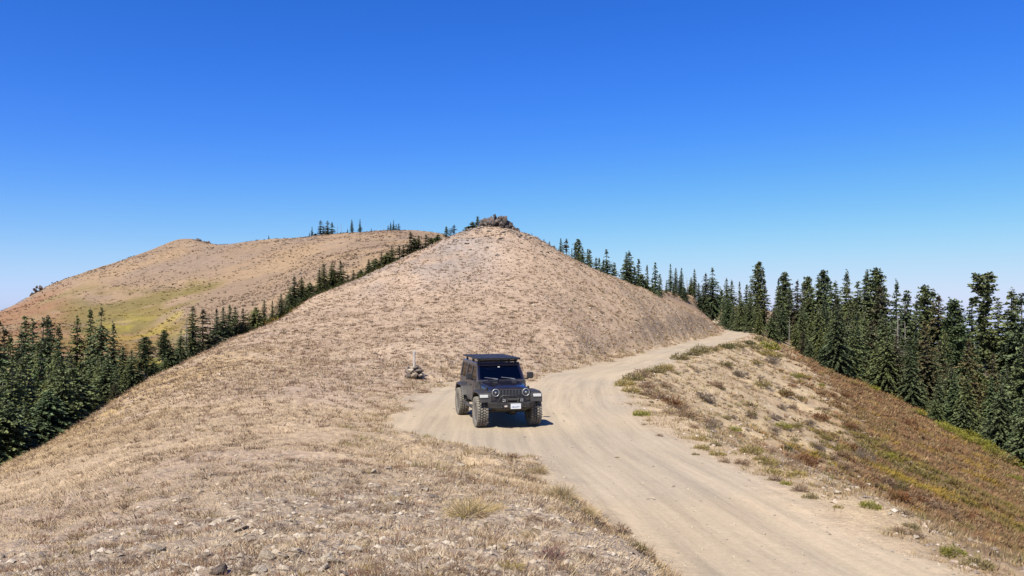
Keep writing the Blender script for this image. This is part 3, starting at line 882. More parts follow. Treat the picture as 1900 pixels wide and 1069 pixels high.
# the forest's own skyline right of the road corner
line = [(1350, 515, 166, 'fir_tree'), (1358, 520, 170, 'fir_tree'), (1345, 548, 163, 'fir_tree'), (1373, 522, 176, 'spire_fir'), (1385, 528, 182, 'spire_fir'), (1391, 540, 175, 'fir_tree'), (1405, 489, 168, 'pine_tree'), (1418, 520, 172, 'spire_fir'), (1441, 516, 160, 'spire_fir'), (1447, 530, 150, 'fir_tree'),
        (1457, 509, 165, 'slim_pine'), (1464, 530, 152, 'fir_tree'), (1477, 520, 150, 'old_fir'), (1497, 517, 160, 'slim_pine'), (1505, 530, 150, 'fir_tree'), (1519, 512, 150, 'fir_tree'), (1528, 506, 156, 'slim_pine'), (1540, 522, 150, 'spire_fir'), (1549, 520, 142, 'fir_tree'), (1565, 503, 146, 'fir_tree'),
        (1578, 530, 140, 'fir_tree'), (1590, 521, 142, 'spire_fir'), (1602, 515, 146, 'fir_tree'), (1611, 499, 146, 'spire_fir'), (1621, 504, 150, 'slim_pine'), (1632, 530, 140, 'old_fir'), (1642, 524, 142, 'fir_tree'), (1660, 521, 138, 'fir_tree'), (1672, 545, 132, 'fir_tree'), (1682, 538, 138, 'spire_fir'),
        (1698, 560, 130, 'fir_tree'), (1714, 536, 136, 'slim_pine'), (1730, 535, 138, 'fir_tree'), (1744, 547, 130, 'old_fir'), (1758, 555, 128, 'fir_tree'), (1774, 562, 126, 'slim_pine'), (1788, 566, 130, 'fir_tree'), (1803, 552, 128, 'spire_fir'), (1829, 515, 118, 'flat_topped_pine'), (1852, 556, 126, 'fir_tree'),
        (1874, 533, 116, 'fir_tree'), (1886, 546, 120, 'fir_tree'), (1898, 545, 112, 'fir_tree'), (1925, 535, 112, 'fir_tree')]
rows = [tree_at(k, px, top, d, wid=random.uniform(1.0, 1.4)) for px, top, d, k in line]
run(rows, 'skyline of the forest right of the road', LOOK, where='on the forest skyline, {n} from the road corner')

# the mass of the forest below the fill slope
def edge_y(px): return float(np.interp(px, [1340, 1400, 1450, 1540, 1600, 1700, 1780, 1850, 1900, 1980], [612, 622, 640, 690, 712, 762, 812, 838, 868, 900]))
taken += [(o.location.x, o.location.y) for o in COL.objects if o.type == 'EMPTY']
sky_x, sky_y = [1340, 1400, 1440, 1500, 1560, 1620, 1680, 1740, 1800, 1860, 1950], [560, 540, 545, 540, 535, 535, 555, 568, 575, 565, 560]
def ok_right(px, d, x, z, h):
    base = HY - z / d * F; top = HY - (z + h) / d * F
    e = edge_y(px)
    if base > e - 1: return False
    return top > np.interp(px, sky_x, sky_y) + random.uniform(0, 30)
front = []
for px in np.arange(1352, 1945, 8.5):       # the front row stands along the edge of the brush
    e = edge_y(px)
    best = None
    for d in np.arange(58, 172, 1.0):
        x = (px - CX) / F * d
        zz = HY - float(gz(x, d)[0]) / d * F
        if zz < e - 2: best = d; break
    if best is None: continue
    front.append((px + random.uniform(-3, 3), best + random.uniform(.5, 4)))
for px, d in front:
    x = (px - CX) / F * d
    if any((x - a) ** 2 + (d - b) ** 2 < 1.2 ** 2 for a, b in taken): continue
    taken.append((x, d))
    kind = random.choices(['fir_tree', 'bushy_fir', 'old_fir', 'dead_tree'], [5, 3, .6, .35])[0]
    h = random.uniform(4, 9) if kind != 'bushy_fir' else random.uniform(2.5, 5)
    h = min(h, 6.5) if px < 1450 else h
    r = tree(kind, x, d, h, wid=1.25)
    if kind == 'dead_tree': tag(r, 'bare grey dead tree at the front of the forest beside the brush', 'tree', 'dead trees at the forest front')
    else: tag(r, 'dark fir along the front of the forest, beside the red-brown brush', 'tree', 'firs along the forest front')
got = fill_forest(225, ((1350, 1960), lambda px: random.uniform(72, 165)), [('fir_tree', 7), ('spire_fir', 1.2), ('slim_pine', .3), ('dead_tree', .12), ('old_fir', 1.4), ('pine_tree', .25)],
                  lambda px, d: random.uniform(7.5, 14), 2.1, taken, ok_right)
for k, x, d, h in got:
    r = tree(k, x, d, h, wid=random.uniform(1.1, 1.5))
    if k == 'dead_tree': tag(r, 'bare grey dead tree standing inside the packed forest right of the road', 'tree', 'dead trees inside the right-hand forest')
    elif 'pine' in k: tag(r, 'green pine standing among the firs in the middle of the forest', 'tree', 'pines inside the forest')
    else: tag(r, 'dark fir inside the packed forest right of the road', 'tree', 'firs inside the right-hand forest')

# ------------------------------------------------------------------ the parked off-road vehicle
def dusty(name, col, rough, metal=0.0, dust=0.5, zlo=0.45, zhi=1.25, coat=0.0, spec=0.5, base=0.08):
    """paint with tan road dust lying thicker low on the panels"""
    g = NT(name)
    geo = g.n('ShaderNodeTexCoord')
    P = geo.outputs['Object']
    sx = g.n('ShaderNodeSeparateXYZ'); g.t.links.new(P, sx.inputs[0])
    mr = g.n('ShaderNodeMapRange'); g.t.links.new(sx.outputs[2], mr.inputs[0])
    mr.inputs[1].default_value = zlo; mr.inputs[2].default_value = zhi; mr.inputs[3].default_value = 1.0; mr.inputs[4].default_value = base
    n = g.noise(5.0, P, 5, 0.65)
    f = g.math('MULTIPLY', mr.outputs[0], g.ramp(n, [(0.25, 0.35), (0.75, 1.0)]))
    f = g.math('MULTIPLY', f, dust)
    c = g.mix(col, (.35, .315, .265), f)
    r = g.math('ADD', rough, g.math('MULTIPLY', f, 0.7))
    return g.fin(c, r, metal, spec, Coat_Weight=coat, Coat_Roughness=0.08)
M_PAINT = dusty('dark_blue_paint', (.010, .0095, .024), .25, .35, .20, .6, 1.45, coat=.7, base=.03)
M_SIDE = dusty('dusty_side_paint', (.018, .017, .026), .35, .2, .62, .4, 1.5, coat=.3, base=.25)
M_TRIM = dusty('black_plastic_trim', (.014, .013, .014), .55, 0, .28, .4, 1.3)
M_FLARE = dusty('dusty_flare', (.016, .015, .018), .45, 0, .28, .5, 1.2, base=.15)
M_STEEL = dusty('black_steel', (.016, .016, .019), .42, .3, .18, .4, 1.2)
M_RUBBER = dusty('dusty_tyre_rubber', (.03, .028, .026), .85, 0, .95, .8, 1.6, base=.92)
M_GROOVE = plain('dark_tread_groove', (.022, .02, .018), .9)
M_WALL = dusty('dusty_tyre_sidewall', (.03, .028, .026), .85, 0, .95, .8, 1.6, base=.85)
M_RIM = dusty('dark_rim', (.03, .03, .032), .45, .5, .75, .5, 1.2, base=.6)
M_CHROME = plain('silver_lamp_ring', (.42, .43, .46), .3, .5)
M_WHITE = plain('white_lens', (.48, .48, .47), .25, 0, .5)
M_LENS = plain('dark_lamp_lens', (.02, .022, .03), .08, 0, .8, Coat_Weight=1.0)
M_BLACK = plain('matt_black', (.008, .008, .009), .7)
M_SEAT = plain('dark_seat_cloth', (.025, .025, .028), .8)
M_PLATE = plain('white_plate', (.78, .80, .84), .4)
M_INK = plain('blue_plate_ink', (.10, .16, .34), .5)
M_AMBER = plain('clear_marker_lens', (.62, .54, .50), .3)
M_WIPER = plain('wiper_metal', (.42, .43, .46), .3, .6)
def glass_material():
    g = NT('tinted_glass')
    tr = g.n('ShaderNodeBsdfTransparent'); tr.inputs[0].default_value = (.26, .27, .28, 1)
    gl = g.n('ShaderNodeBsdfGlossy'); gl.inputs['Roughness'].default_value = .03
    fr = g.n('ShaderNodeFresnel'); fr.inputs[0].default_value = 1.38
    mx = g.n('ShaderNodeMixShader')
    g.t.links.new(g.math('ADD', fr.outputs[0], 0.02), mx.inputs[0]); g.t.links.new(tr.outputs[0], mx.inputs[1]); g.t.links.new(gl.outputs[0], mx.inputs[2])
    g.t.links.new(mx.outputs[0], g.out.inputs[0])
    return g.m
M_GLASS = glass_material()

def b_box(bm, x0, x1, y0, y1, z0, z1, bev=0.0, seg=2, taper=None):
    vs = [bm.verts.new((x, y, z)) for x in (x0, x1) for y in (y0, y1) for z in (z0, z1)]
    fs = [bm.faces.new([vs[i] for i in q]) for q in ((0, 1, 3, 2), (4, 6, 7, 5), (0, 4, 5, 1), (2, 3, 7, 6), (0, 2, 6, 4), (1, 5, 7, 3))]
    if taper: 
        for v in vs:
            v.co = Vector(taper(v.co.x, v.co.y, v.co.z))
    if bev > 0:
        es = list({e for f in fs for e in f.edges})
        bmesh.ops.bevel(bm, geom=es, offset=bev, segments=seg, affect='EDGES', profile=.5)
    return vs
def b_prism(bm, prof, x0, x1, bev=0.0):
    """profile in (y, z) drawn out along x"""
    a = [bm.verts.new((x0, y, z)) for y, z in prof]; b = [bm.verts.new((x1, y, z)) for y, z in prof]
    n = len(prof)
    fs = [bm.faces.new(a), bm.faces.new(b[::-1])]
    for i in range(n): fs.append(bm.faces.new((a[i], b[i], b[(i + 1) % n], a[(i + 1) % n])))
    if bev > 0:
        bmesh.ops.bevel(bm, geom=list({e for f in fs[:2] for e in f.edges}), offset=bev, segments=2, affect='EDGES', profile=.5)
def b_tube(bm, pts, r, k=8, cap=True):
    pts = [Vector(p) for p in pts]; rings = []
    for i, p in enumerate(pts):
        d = (pts[min(i + 1, len(pts) - 1)] - pts[max(i - 1, 0)]).normalized()
        a = d.cross(Vector((0.13, 0.2, 1)) if abs(d.z) < .95 else Vector((1, 0, 0))).normalized(); b = d.cross(a)
        rings.append([bm.verts.new(p + r * (math.cos(2 * PI * j / k) * a + math.sin(2 * PI * j / k) * b)) for j in range(k)])
    for u, v in zip(rings, rings[1:]):
        for j in range(k): bm.faces.new((u[j], u[(j + 1) % k], v[(j + 1) % k], v[j]))
    if cap: bm.faces.new(rings[0][::-1]); bm.faces.new(rings[-1])
def b_lathe(bm, prof, axis='x', c=(0, 0, 0), k=40):
    """prof: (offset along axis, radius)"""
    rings = []
    for o, r in prof:
        ring = []
        for j in range(k):
            a = 2 * PI * j / k; u, v = r * math.cos(a), r * math.sin(a)
            p = (c[0] + o, c[1] + u, c[2] + v) if axis == 'x' else (c[0] + u, c[1] + o, c[2] + v)
            ring.append(bm.verts.new(p))
        rings.append(ring)
    for u, v in zip(rings, rings[1:]):
        for j in range(k): bm.faces.new((u[j], u[(j + 1) % k], v[(j + 1) % k], v[j]))
    if prof[0][1] > 1e-6: bm.faces.new(rings[0][::-1])
    if prof[-1][1] > 1e-6: bm.faces.new(rings[-1])
def b_quad(bm, pts): bm.faces.new([bm.verts.new(p) for p in pts])
def b_slab(bm, pts, off):
    """a panel of some thickness from 4+ corner points"""
    a = [bm.verts.new(p) for p in pts]; b = [bm.verts.new((p[0] + off[0], p[1] + off[1], p[2] + off[2])) for p in pts]
    n = len(pts); bm.faces.new(a); bm.faces.new(b[::-1])
    for i in range(n): bm.faces.new((a[i], b[i], b[(i + 1) % n], a[(i + 1) % n]))
def fixn(bm): bmesh.ops.recalc_face_normals(bm, faces=bm.faces)
def part(name, build, mat, parent, smooth_shade=False):
    bm = bmesh.new(); build(bm); fixn(bm)
    return bm_obj(name, bm, mat, parent, smooth_shade)

CAR = empty('off_road_vehicle', (-.52, 25.455, RZ + .0), (0, 0, math.radians(14)))
tag(CAR, 'dark blue-black dusty off-road vehicle with roof rack parked on the dirt road', 'car')
CX_B, AX = .80, 1.50                         # half body width, axle distance from the middle

def side_x(z): return .795 - .10 * max(0, z - 1.30) / .5
def f_body(bm):
    b_box(bm, -.64, .64, -.74, 2.08, .60, 1.29, .02)
    b_box(bm, -.60, .60, -1.93, -.74, .62, 1.14, .02, taper=lambda x, y, z: (x * (1.0 if y < -1 else 1.12), y, z))
    for s in (-1, 1):
        prof = [(-.80, .62), (.86, .62), (.95, .86), (1.16, 1.04), (1.84, 1.04), (2.03, .86), (2.03, .74), (2.10, .74), (2.10, 1.30), (-.80, 1.30)]
        b_prism(bm, prof, s * .639, s * .785, .012)
        b_slab(bm, [(s * .62, -1.05, 1.12), (s * .74, -.76, 1.24), (s * .785, -.76, .64), (s * .66, -1.05, .64)], (0, .02, 0))
    b_box(bm, -.74, .74, -.80, -.60, 1.24, 1.335, .015)          # cowl
BODY = part('body', f_body, M_SIDE, CAR)

def f_hood(bm):
    rows = []
    for y, hw, z in ((-1.985, .50, 1.125), (-1.965, .585, 1.165), (-1.90, .605, 1.185), (-1.5, .635, 1.225), (-1.1, .675, 1.265), (-.80, .71, 1.305), (-.74, .715, 1.31)):
        row = []
        for u in np.linspace(-1, 1, 17):
            a = abs(u)
            zz = z + .030 * (1 - u * u) + (.022 if a < .52 else .022 * max(0, 1 - (a - .52) / .10)) * min(1, (y + 1.97) / .15 if y < -1.8 else 1) - (.05 if a > .985 else 0.012 * max(0, (a - .88) / .12))
            row.append(bm.verts.new((u * hw, y, zz)))
        rows.append(row)
    for a, b in zip(rows, rows[1:]):
        for i in range(16): bm.faces.new((a[i], a[i + 1], b[i + 1], b[i]))
    for s in (0, 16):                                             # hood sides
        lo = [bm.verts.new((r[s].co.x * 1.005, r[s].co.y, 1.08)) for r in rows]
        for i in range(len(rows) - 1): bm.faces.new((rows[i][s], rows[i + 1][s], lo[i + 1], lo[i]))
HOOD = part('hood', f_hood, M_PAINT, CAR, True)
for s in (-1, 1): part('hood_vent', lambda bm: b_box(bm, s * .30 - .07, s * .30 + .07, -1.30, -1.10, 1.285, 1.317, .008), M_TRIM, HOOD)
part('washer_cowl', lambda bm: b_box(bm, -.10, .10, -.94, -.90, 1.33, 1.352, .006), M_TRIM, HOOD)
def f_latch(s):
    def f(bm):
        b_box(bm, s * .655 - .02, s * .655 + .02, -1.64, -1.52, 1.10, 1.215, .008)
    return f
for s in (-1, 1): part('hood_latch', f_latch(s), M_TRIM, HOOD)

def f_grille(bm):
    out = []
    for x, z in ((-.60, .83), (-.615, 1.08), (-.585, 1.165), (-.50, 1.195), (.50, 1.195), (.585, 1.165), (.615, 1.08), (.60, .83), (.45, .76), (-.45, .76)): out.append((x, z))
    a = [bm.verts.new((x, -2.0, z)) for x, z in out]; b = [bm.verts.new((x, -1.90, z)) for x, z in out]
    bm.faces.new(a); bm.faces.new(b[::-1])
    for i in range(len(out)): bm.faces.new((a[i], b[i], b[(i + 1) % len(out)], a[(i + 1) % len(out)]))
    bmesh.ops.bevel(bm, geom=[e for e in bm.edges if abs(e.verts[0].co.y + 2) < .01 and abs(e.verts[1].co.y + 2) < .01], offset=.02, segments=2, affect='EDGES')
GR = part('grille', f_grille, M_PAINT, CAR)
def f_slot(i):
    x = (i - 3) * .098
    return lambda bm: b_box(bm, x - .028, x + .028, -2.006, -1.99, .90, 1.144, .004)
def f_slot_frame(i):                                              # raised satin frame of one slot
    x = (i - 3) * .098
    def f(bm):
        o = [(x - .042, .893), (x + .042, .893), (x + .042, 1.158), (x - .042, 1.158)]; n = [(x - .029, .90), (x + .029, .90), (x + .029, 1.145), (x - .029, 1.145)]
        R_ = [[bm.verts.new((px, y, pz)) for px, pz in q] for q, y in ((o, -1.995), (o, -2.018), (n, -2.018), (n, -1.995))]
        for a, b in zip(R_, R_[1:]):
            for k in range(4): bm.faces.new((a[k], a[(k + 1) % 4], b[(k + 1) % 4], b[k]))
    return f
M_SATIN = plain('satin_grey_trim', (.13, .13, .16), .35, .4)
for i in range(7):
    part('grille_slot', f_slot(i), M_BLACK, GR)
    part('slot_frame', f_slot_frame(i), M_SATIN, GR)
for s in (-1, 1):
    H = part('headlight', lambda bm: b_lathe(bm, [(-.022, .0001), (-.022, .06), (-.012, .088), (.04, .095)], 'y', (s * .465, -2.0, 1.065), 28), M_LENS, CAR, True)
    part('lamp_ring', lambda bm: b_lathe(bm, [(.0, .094), (-.028, .096), (-.033, .103), (-.030, .114), (.0, .122)], 'y', (s * .465, -2.0, 1.065), 32), M_CHROME, H, True)
    part('projector_lens', lambda bm: b_lathe(bm, [(-.032, .0001), (-.030, .022), (-.02, .034)], 'y', (s * .465, -2.004, 1.065), 16), M_CHROME, H, True)

def f_flare(sgn, yc, front):
    def f(bm):
        if front: o = [(-.54, .80), (-.53, .96), (-.45, 1.06), (-.33, 1.10), (.38, 1.10), (.52, 1.03), (.70, .74)]
        else: o = [(-.66, .74), (-.50, 1.02), (-.36, 1.09), (.36, 1.09), (.48, 1.02), (.58, .82), (.59, .76)]
        i_ = [(y * .88, z - .065 if 0 < k < len(o) - 1 else z) for k, (y, z) in enumerate(o)]
        n = len(o)
        xs = [.60, .90, .955, .965] if front else [.77, .90, .955, .965]
        dz = [0, -.012, -.03, -.06]
        R_ = []
        for x, q in zip(xs, dz):
            R_.append([bm.verts.new((sgn * x, yc + y, z + q * .6)) for y, z in o])
        inn = [bm.verts.new((sgn * .955, yc + y, z - .01)) for y, z in i_]
        inn2 = [bm.verts.new((sgn * xs[0], yc + y, z)) for y, z in i_]
        for a, b in list(zip(R_, R_[1:])) + [(R_[-1], inn), (inn, inn2), (inn2, R_[0])]:
            for k in range(n - 1): bm.faces.new((a[k], a[k + 1], b[k + 1], b[k]))
        for k in (0, n - 1):
            bm.faces.new([r[k] for r in R_] + [inn[k], inn2[k]])
    return f
for s in (-1, 1):
    fl = part('fender_flare', f_flare(s, -AX, True), M_FLARE, CAR)
    part('turn_signal', lambda bm: b_box(bm, min(s * .69, s * .94), max(s * .69, s * .94), -2.062, -1.96, .925, 1.015, .02, 3, taper=lambda x, y, z: (x, y + .035 * (z > .97), z)), M_WHITE, fl)
    part('fender_flare', f_flare(s, AX, False), M_FLARE, CAR)
    part('inner_wing', lambda bm: b_box(bm, min(s * .60, s * .66), max(s * .60, s * .66), -1.93, -.85, .62, 1.09, .01), M_BLACK, CAR)

# front bumper with its hoop, winch, driving lamps and number plate
def f_bumper(bm):
    n = [(-.72, -2.10), (-.50, -2.30), (.50, -2.30), (.72, -2.10), (.72, -1.98), (-.72, -1.98)]
    def ring(z, k, dy): return [bm.verts.new((x * k, y + (dy if y < -2.05 else 0), z)) for x, y in n]
    R_ = [ring(.56, .80, .08), ring(.64, .96, 0), ring(.775, 1.0, 0), ring(.80, .97, .03)]
    for a, b in zip(R_, R_[1:]):
        for i in range(6): bm.faces.new((a[i], a[(i + 1) % 6], b[(i + 1) % 6], b[i]))
    bm.faces.new(R_[0][::-1]); bm.faces.new(R_[-1])
    for s in (-1, 1):                                             # shackle mounts
        b_box(bm, s * .36 - .02, s * .36 + .02, -2.37, -2.28, .66, .74, .008)
BUMP = part('front_bumper', f_bumper, M_STEEL, CAR)
part('bumper_hoop', lambda bm: b_tube(bm, [(-.44, -2.20, .77), (-.41, -2.21, .84), (-.34, -2.23, .97), (-.29, -2.235, 1.0), (.29, -2.235, 1.0), (.34, -2.23, .97), (.41, -2.21, .84), (.44, -2.20, .77)], .026, 10), M_STEEL, BUMP, True)
for s in (-1, 1):
    fg = part('driving_lamp', lambda bm: b_box(bm, s * .27 - .058, s * .27 + .058, -2.28, -2.20, .80, .915, .012), M_BLACK, BUMP)
    def f_led(bm):
        for q in ((-.026, -.026), (.026, -.026), (-.026, .026), (.026, .026)):
            b_lathe(bm, [(-.012, .0001), (-.010, .014), (.0, .021)], 'y', (s * .27 + q[0], -2.282, .858 + q[1]), 10)
    part('lamp_reflector', f_led, M_CHROME, fg, True)
    part('tow_shackle', lambda bm: b_tube(bm, [(s * .36 - .035, -2.34, .70), (s * .36 - .04, -2.40, .685), (s * .36, -2.435, .67), (s * .36 + .04, -2.40, .685), (s * .36 + .035, -2.34, .70)], .012, 7), M_STEEL, BUMP, True)
def f_winch(bm):
    b_lathe(bm, [(-.17, .06), (-.165, .085), (-.145, .085), (-.14, .062), (.14, .062), (.145, .085), (.165, .085), (.17, .06)], 'x', (.02, -2.16, .875), 20)
    b_box(bm, .14, .21, -2.23, -2.10, .80, .96, .015); b_box(bm, -.19, -.14, -2.23, -2.10, .80, .96, .015)
    b_box(bm, -.13, .17, -2.325, -2.295, .745, .80, .006)
part('winch', f_winch, M_TRIM, BUMP, False)
part('marker_lamp', lambda bm: b_box(bm, -.265, -.175, -2.325, -2.29, .665, .715, .014), M_AMBER, BUMP)
PL = part('licence_plate', lambda bm: b_box(bm, -.085, .225, -2.345, -2.332, .615, .77, .004), M_PLATE, BUMP)
def plate_marks(txt, size, z, mat, x):
    c = bpy.data.curves.new('plate_lettering', 'FONT'); c.body = txt; c.size = size; c.align_x = 'CENTER'; c.align_y = 'CENTER'; c.extrude = .0015
    t = bpy.data.objects.new('plate_lettering_curve', c); COL.objects.link(t)
    me = bpy.data.meshes.new_from_object(t.evaluated_get(bpy.context.evaluated_depsgraph_get()))
    bpy.data.objects.remove(t)
    me.materials.clear(); me.materials.append(mat)
    o = bpy.data.objects.new('plate_lettering', me); COL.objects.link(o); o.parent = PL
    o.location = (x, -2.3485, z); o.rotation_euler = (PI / 2, 0, 0)
plate_marks('ABU2771', .068, .672, M_INK, .07)
part('winch_fairlead', lambda bm: b_box(bm, .24, .33, -2.325, -2.295, .665, .70, .008), M_STEEL, BUMP)
def f_plate_band(bm): b_box(bm, -.07, .21, -2.3475, -2.345, .735, .758)
part('plate_band', f_plate_band, plain('pale_plate_band', (.62, .70, .82), .5), PL)

# windscreen and its frame, cabin pillars, roof
A0, A1 = (-.745, 1.325), (-.335, 1.80)                            # foot and head of the windscreen in (y, z)
def wpt(u, v, push=0.0):
    y = A0[0] + (A1[0] - A0[0]) * v; z = A0[1] + (A1[1] - A0[1]) * v
    hw = .735 - .055 * v
    return (u * hw, y - .757 * push, z + .653 * push)
def f_wframe(bm):
    def strip(u0, u1, v0, v1):
        b_slab(bm, [wpt(u0, v0, .012), wpt(u1, v0, .012), wpt(u1, v1, .012), wpt(u0, v1, .012)], (0, .045, -.03))
    strip(-1, -.91, 0, 1.0); strip(.91, 1, 0, 1.0); strip(-.91, .91, .90, 1.0); strip(-.91, .91, 0, .07)
WS = part('windscreen', lambda bm: b_slab(bm, [wpt(-.92, .05), wpt(.92, .05), wpt(.92, .92), wpt(-.92, .92)], (0, .004, -.003)), M_GLASS, CAR)
part('windscreen_frame', f_wframe, M_PAINT, CAR)
def f_wiper(x0):
    def f(bm):
        b_tube(bm, [wpt(x0, .0, .03), wpt(x0 - .30, .10, .035)], .010, 6)
        b_tube(bm, [wpt(x0 - .02, .055, .028), wpt(x0 - .60, .16, .026)], .009, 6)
    return f
for x0 in (.62, -.12): part('wiper', f_wiper(x0), M_WIPER, WS)
part('sensor_sticker', lambda bm: b_slab(bm, [wpt(-.05, .80, .006), wpt(.04, .80, .006), wpt(.04, .86, .006), wpt(-.05, .86, .006)], (0, .002, 0)), M_WHITE, WS)
def f_pillars(bm):
    for s in (-1, 1):
        def post(y0, y1, z0, z1, lean=0.0):
            b_slab(bm, [(s * side_x(z0), y0, z0), (s * side_x(z0), y1, z0), (s * side_x(z1), y1 + lean, z1), (s * side_x(z1), y0 + lean, z1)], (-s * .05, 0, 0))
        post(-.76, -.69, 1.29, 1.80, .41)
        post(.20, .30, 1.29, 1.80); post(.98, 1.10, 1.29, 1.80); post(1.96, 2.09, 1.29, 1.80)
        b_slab(bm, [(s * .707, -.35, 1.74), (s * .707, 2.09, 1.74), (s * .695, 2.09, 1.82), (s * .695, -.33, 1.82)], (-s * .06, 0, 0))
    b_box(bm, -.69, .69, 2.05, 2.09, 1.62, 1.80, .0); b_box(bm, -.69, .69, 2.04, 2.09, 1.29, 1.36, .0)
part('cabin_pillars', f_pillars, M_SIDE, CAR)
for s in (-1, 1):
    for y0, y1, lean0 in ((-.69, .20, .38), (.30, .98, 0), (1.10, 1.96, 0)):
        part('side_window', lambda bm: b_slab(bm, [(s * (side_x(1.3) - .02), y0, 1.295), (s * (side_x(1.3) - .02), y1, 1.295), (s * (side_x(1.75) - .02), y1, 1.75), (s * (side_x(1.75) - .02), y0 + lean0, 1.75)], (-s * .004, 0, 0)), M_GLASS, CAR)
part('rear_window', lambda bm: b_box(bm, -.66, .66, 2.06, 2.066, 1.35, 1.63), M_GLASS, CAR)
ROOF = part('roof', lambda bm: b_box(bm, -.70, .70, -.345, 2.10, 1.80, 1.865, .028, 3), M_PAINT, CAR, False)
# roof rack: frame, long slats, feet
def f_rack(bm):
    y0, y1, hw, z = -.42, 2.0, .70, 1.965
    for s in (-1, 1): b_box(bm, s * hw - .03 * (s > 0), s * hw + .03 * (s < 0), y0, y1, z, z + .045, .008)
    b_box(bm, -hw, hw, y0 - .03, y0 + .03, z - .01, z + .04, .008); b_box(bm, -hw, hw, y1 - .03, y1 + .03, z, z + .045, .008)
    for y in (.3, 1.0, 1.6): b_box(bm, -hw + .03, hw - .03, y - .025, y + .025, z - .012, z + .018, .004)
RACK = part('roof_rack', f_rack, M_STEEL, CAR)
for i in range(7):
    x = (i - 3) * .19
    part('rack_slat', lambda bm: b_box(bm, x - .066, x + .066, -.38, 1.96, 1.985, 2.01, .006), M_STEEL, RACK)
for s in (-1, 1):
    for y in (-.18, .7, 1.75):
        part('rack_foot', lambda bm: b_box(bm, s * .60 - .03, s * .60 + .03, y - .05, y + .05, 1.86, 1.966, .008), M_BLACK, RACK)
part('rack_fairing', lambda bm: b_slab(bm, [(-.62, -.44, 1.945), (.62, -.44, 1.945), (.60, -.36, 1.885), (-.60, -.36, 1.885)], (0, .01, .006)), M_BLACK, RACK)

# doors on both sides, handles, hinges, mirrors, steps
for s in (-1, 1):
    for y0, y1 in ((-.66, .22), (.26, .98)):
        fr = y0 < 0
        prof = [(y0, .68), (y1 - (0 if fr else .02), .68), (y1, .86 if not fr else .68), (y1, 1.288), (y0, 1.288)]
        D = part('door', lambda bm: b_prism(bm, prof, s * .786, s * .803, .008), M_SIDE, CAR)
        part('door_handle', lambda bm: b_box(bm, min(s * .802, s * .835), max(s * .802, s * .835), y1 - .20, y1 - .06, 1.13, 1.165, .008), M_TRIM, D)
        for z in (.82, 1.16): part('door_hinge', lambda bm: b_box(bm, min(s * .80, s * .822), max(s * .80, s * .822), y0 - .05, y0 + .06, z - .02, z + .02, .005), M_SIDE, D)
    MI = part('wing_mirror', lambda bm: b_box(bm, s * .985 - .10, s * .985 + .10, -.63, -.53, 1.36, 1.56, .03, 3), M_TRIM, CAR)
    part('mirror_arm', lambda bm: b_box(bm, min(s * .78, s * .93), max(s * .78, s * .93), -.60, -.55, 1.33, 1.375, .01), M_TRIM, MI)
    part('mirror_glass', lambda bm: b_box(bm, s * .985 - .082, s * .985 + .082, -.531, -.526, 1.38, 1.54, .0), M_CHROME, MI)
    ST = part('side_step', lambda bm: b_tube(bm, [(s * .80, -.92, .56), (s * .90, -.82, .50), (s * .90, .82, .50), (s * .80, .92, .56)], .045, 10), M_FLARE, CAR, True)
    for y in (-.45, .45): part('step_pad', lambda bm: b_box(bm, s * .90 - .05, s * .90 + .05, y - .22, y + .22, .535, .552, .004), M_TRIM, ST)

# wheels with lugged tyres
def f_tyre(bm):
    w, r = .155, .455
    b_lathe(bm, [(-.115, .235), (-w + .01, .29), (-w, .36), (-w + .005, .42), (-.12, r - .018), (0, r - .012), (.12, r - .018), (w - .005, .42), (w, .36), (w - .01, .29), (.115, .235)], 'x', (0, 0, 0), 48)
    for f in bm.faces:
        f.material_index = 1 if max(abs(v.co.x) for v in f.verts) < .135 and all((v.co.y ** 2 + v.co.z ** 2) > .40 ** 2 for v in f.verts) else 0
    n = 34
    for i in range(n):
        for k, (xc, hw, ph, sk) in enumerate(((-.125, .038, 0, .25), (-.045, .032, .5, -.5), (.04, .032, .1, .5), (.125, .038, .55, -.25))):
            a = 2 * PI * (i + ph) / n; la = .055 if k in (0, 3) else .05
            m = Matrix.Rotation(a, 4, 'X') @ Matrix.Translation((xc, 0, r - .012)) @ Matrix.Rotation(sk, 4, 'Z')
            vs = [bm.verts.new(m @ Vector((x, y, z + (-.012 if abs(xc + x) > .13 else 0)))) for x in (-hw, hw) for y in (-la / 2, la / 2) for z in (-.012, .014)]
            for q in ((0, 1, 3, 2), (4, 6, 7, 5), (0, 4, 5, 1), (2, 3, 7, 6), (1, 5, 7, 3)): bm.faces.new([vs[j] for j in q])
        for s in (-1, 1):                                         # shoulder lugs down the sidewall
            a = 2 * PI * (i + .25) / n
            m = Matrix.Rotation(a, 4, 'X')
            vs = [bm.verts.new(m @ Vector((s * (w + dx), y, z))) for dx in (-.012, .006) for y in (-.022, .022) for z in (.385, .43)]
            for q in ((0, 1, 3, 2), (4, 6, 7, 5), (0, 4, 5, 1), (2, 3, 7, 6), (1, 5, 7, 3), (0, 2, 6, 4)): bm.faces.new([vs[j] for j in q])
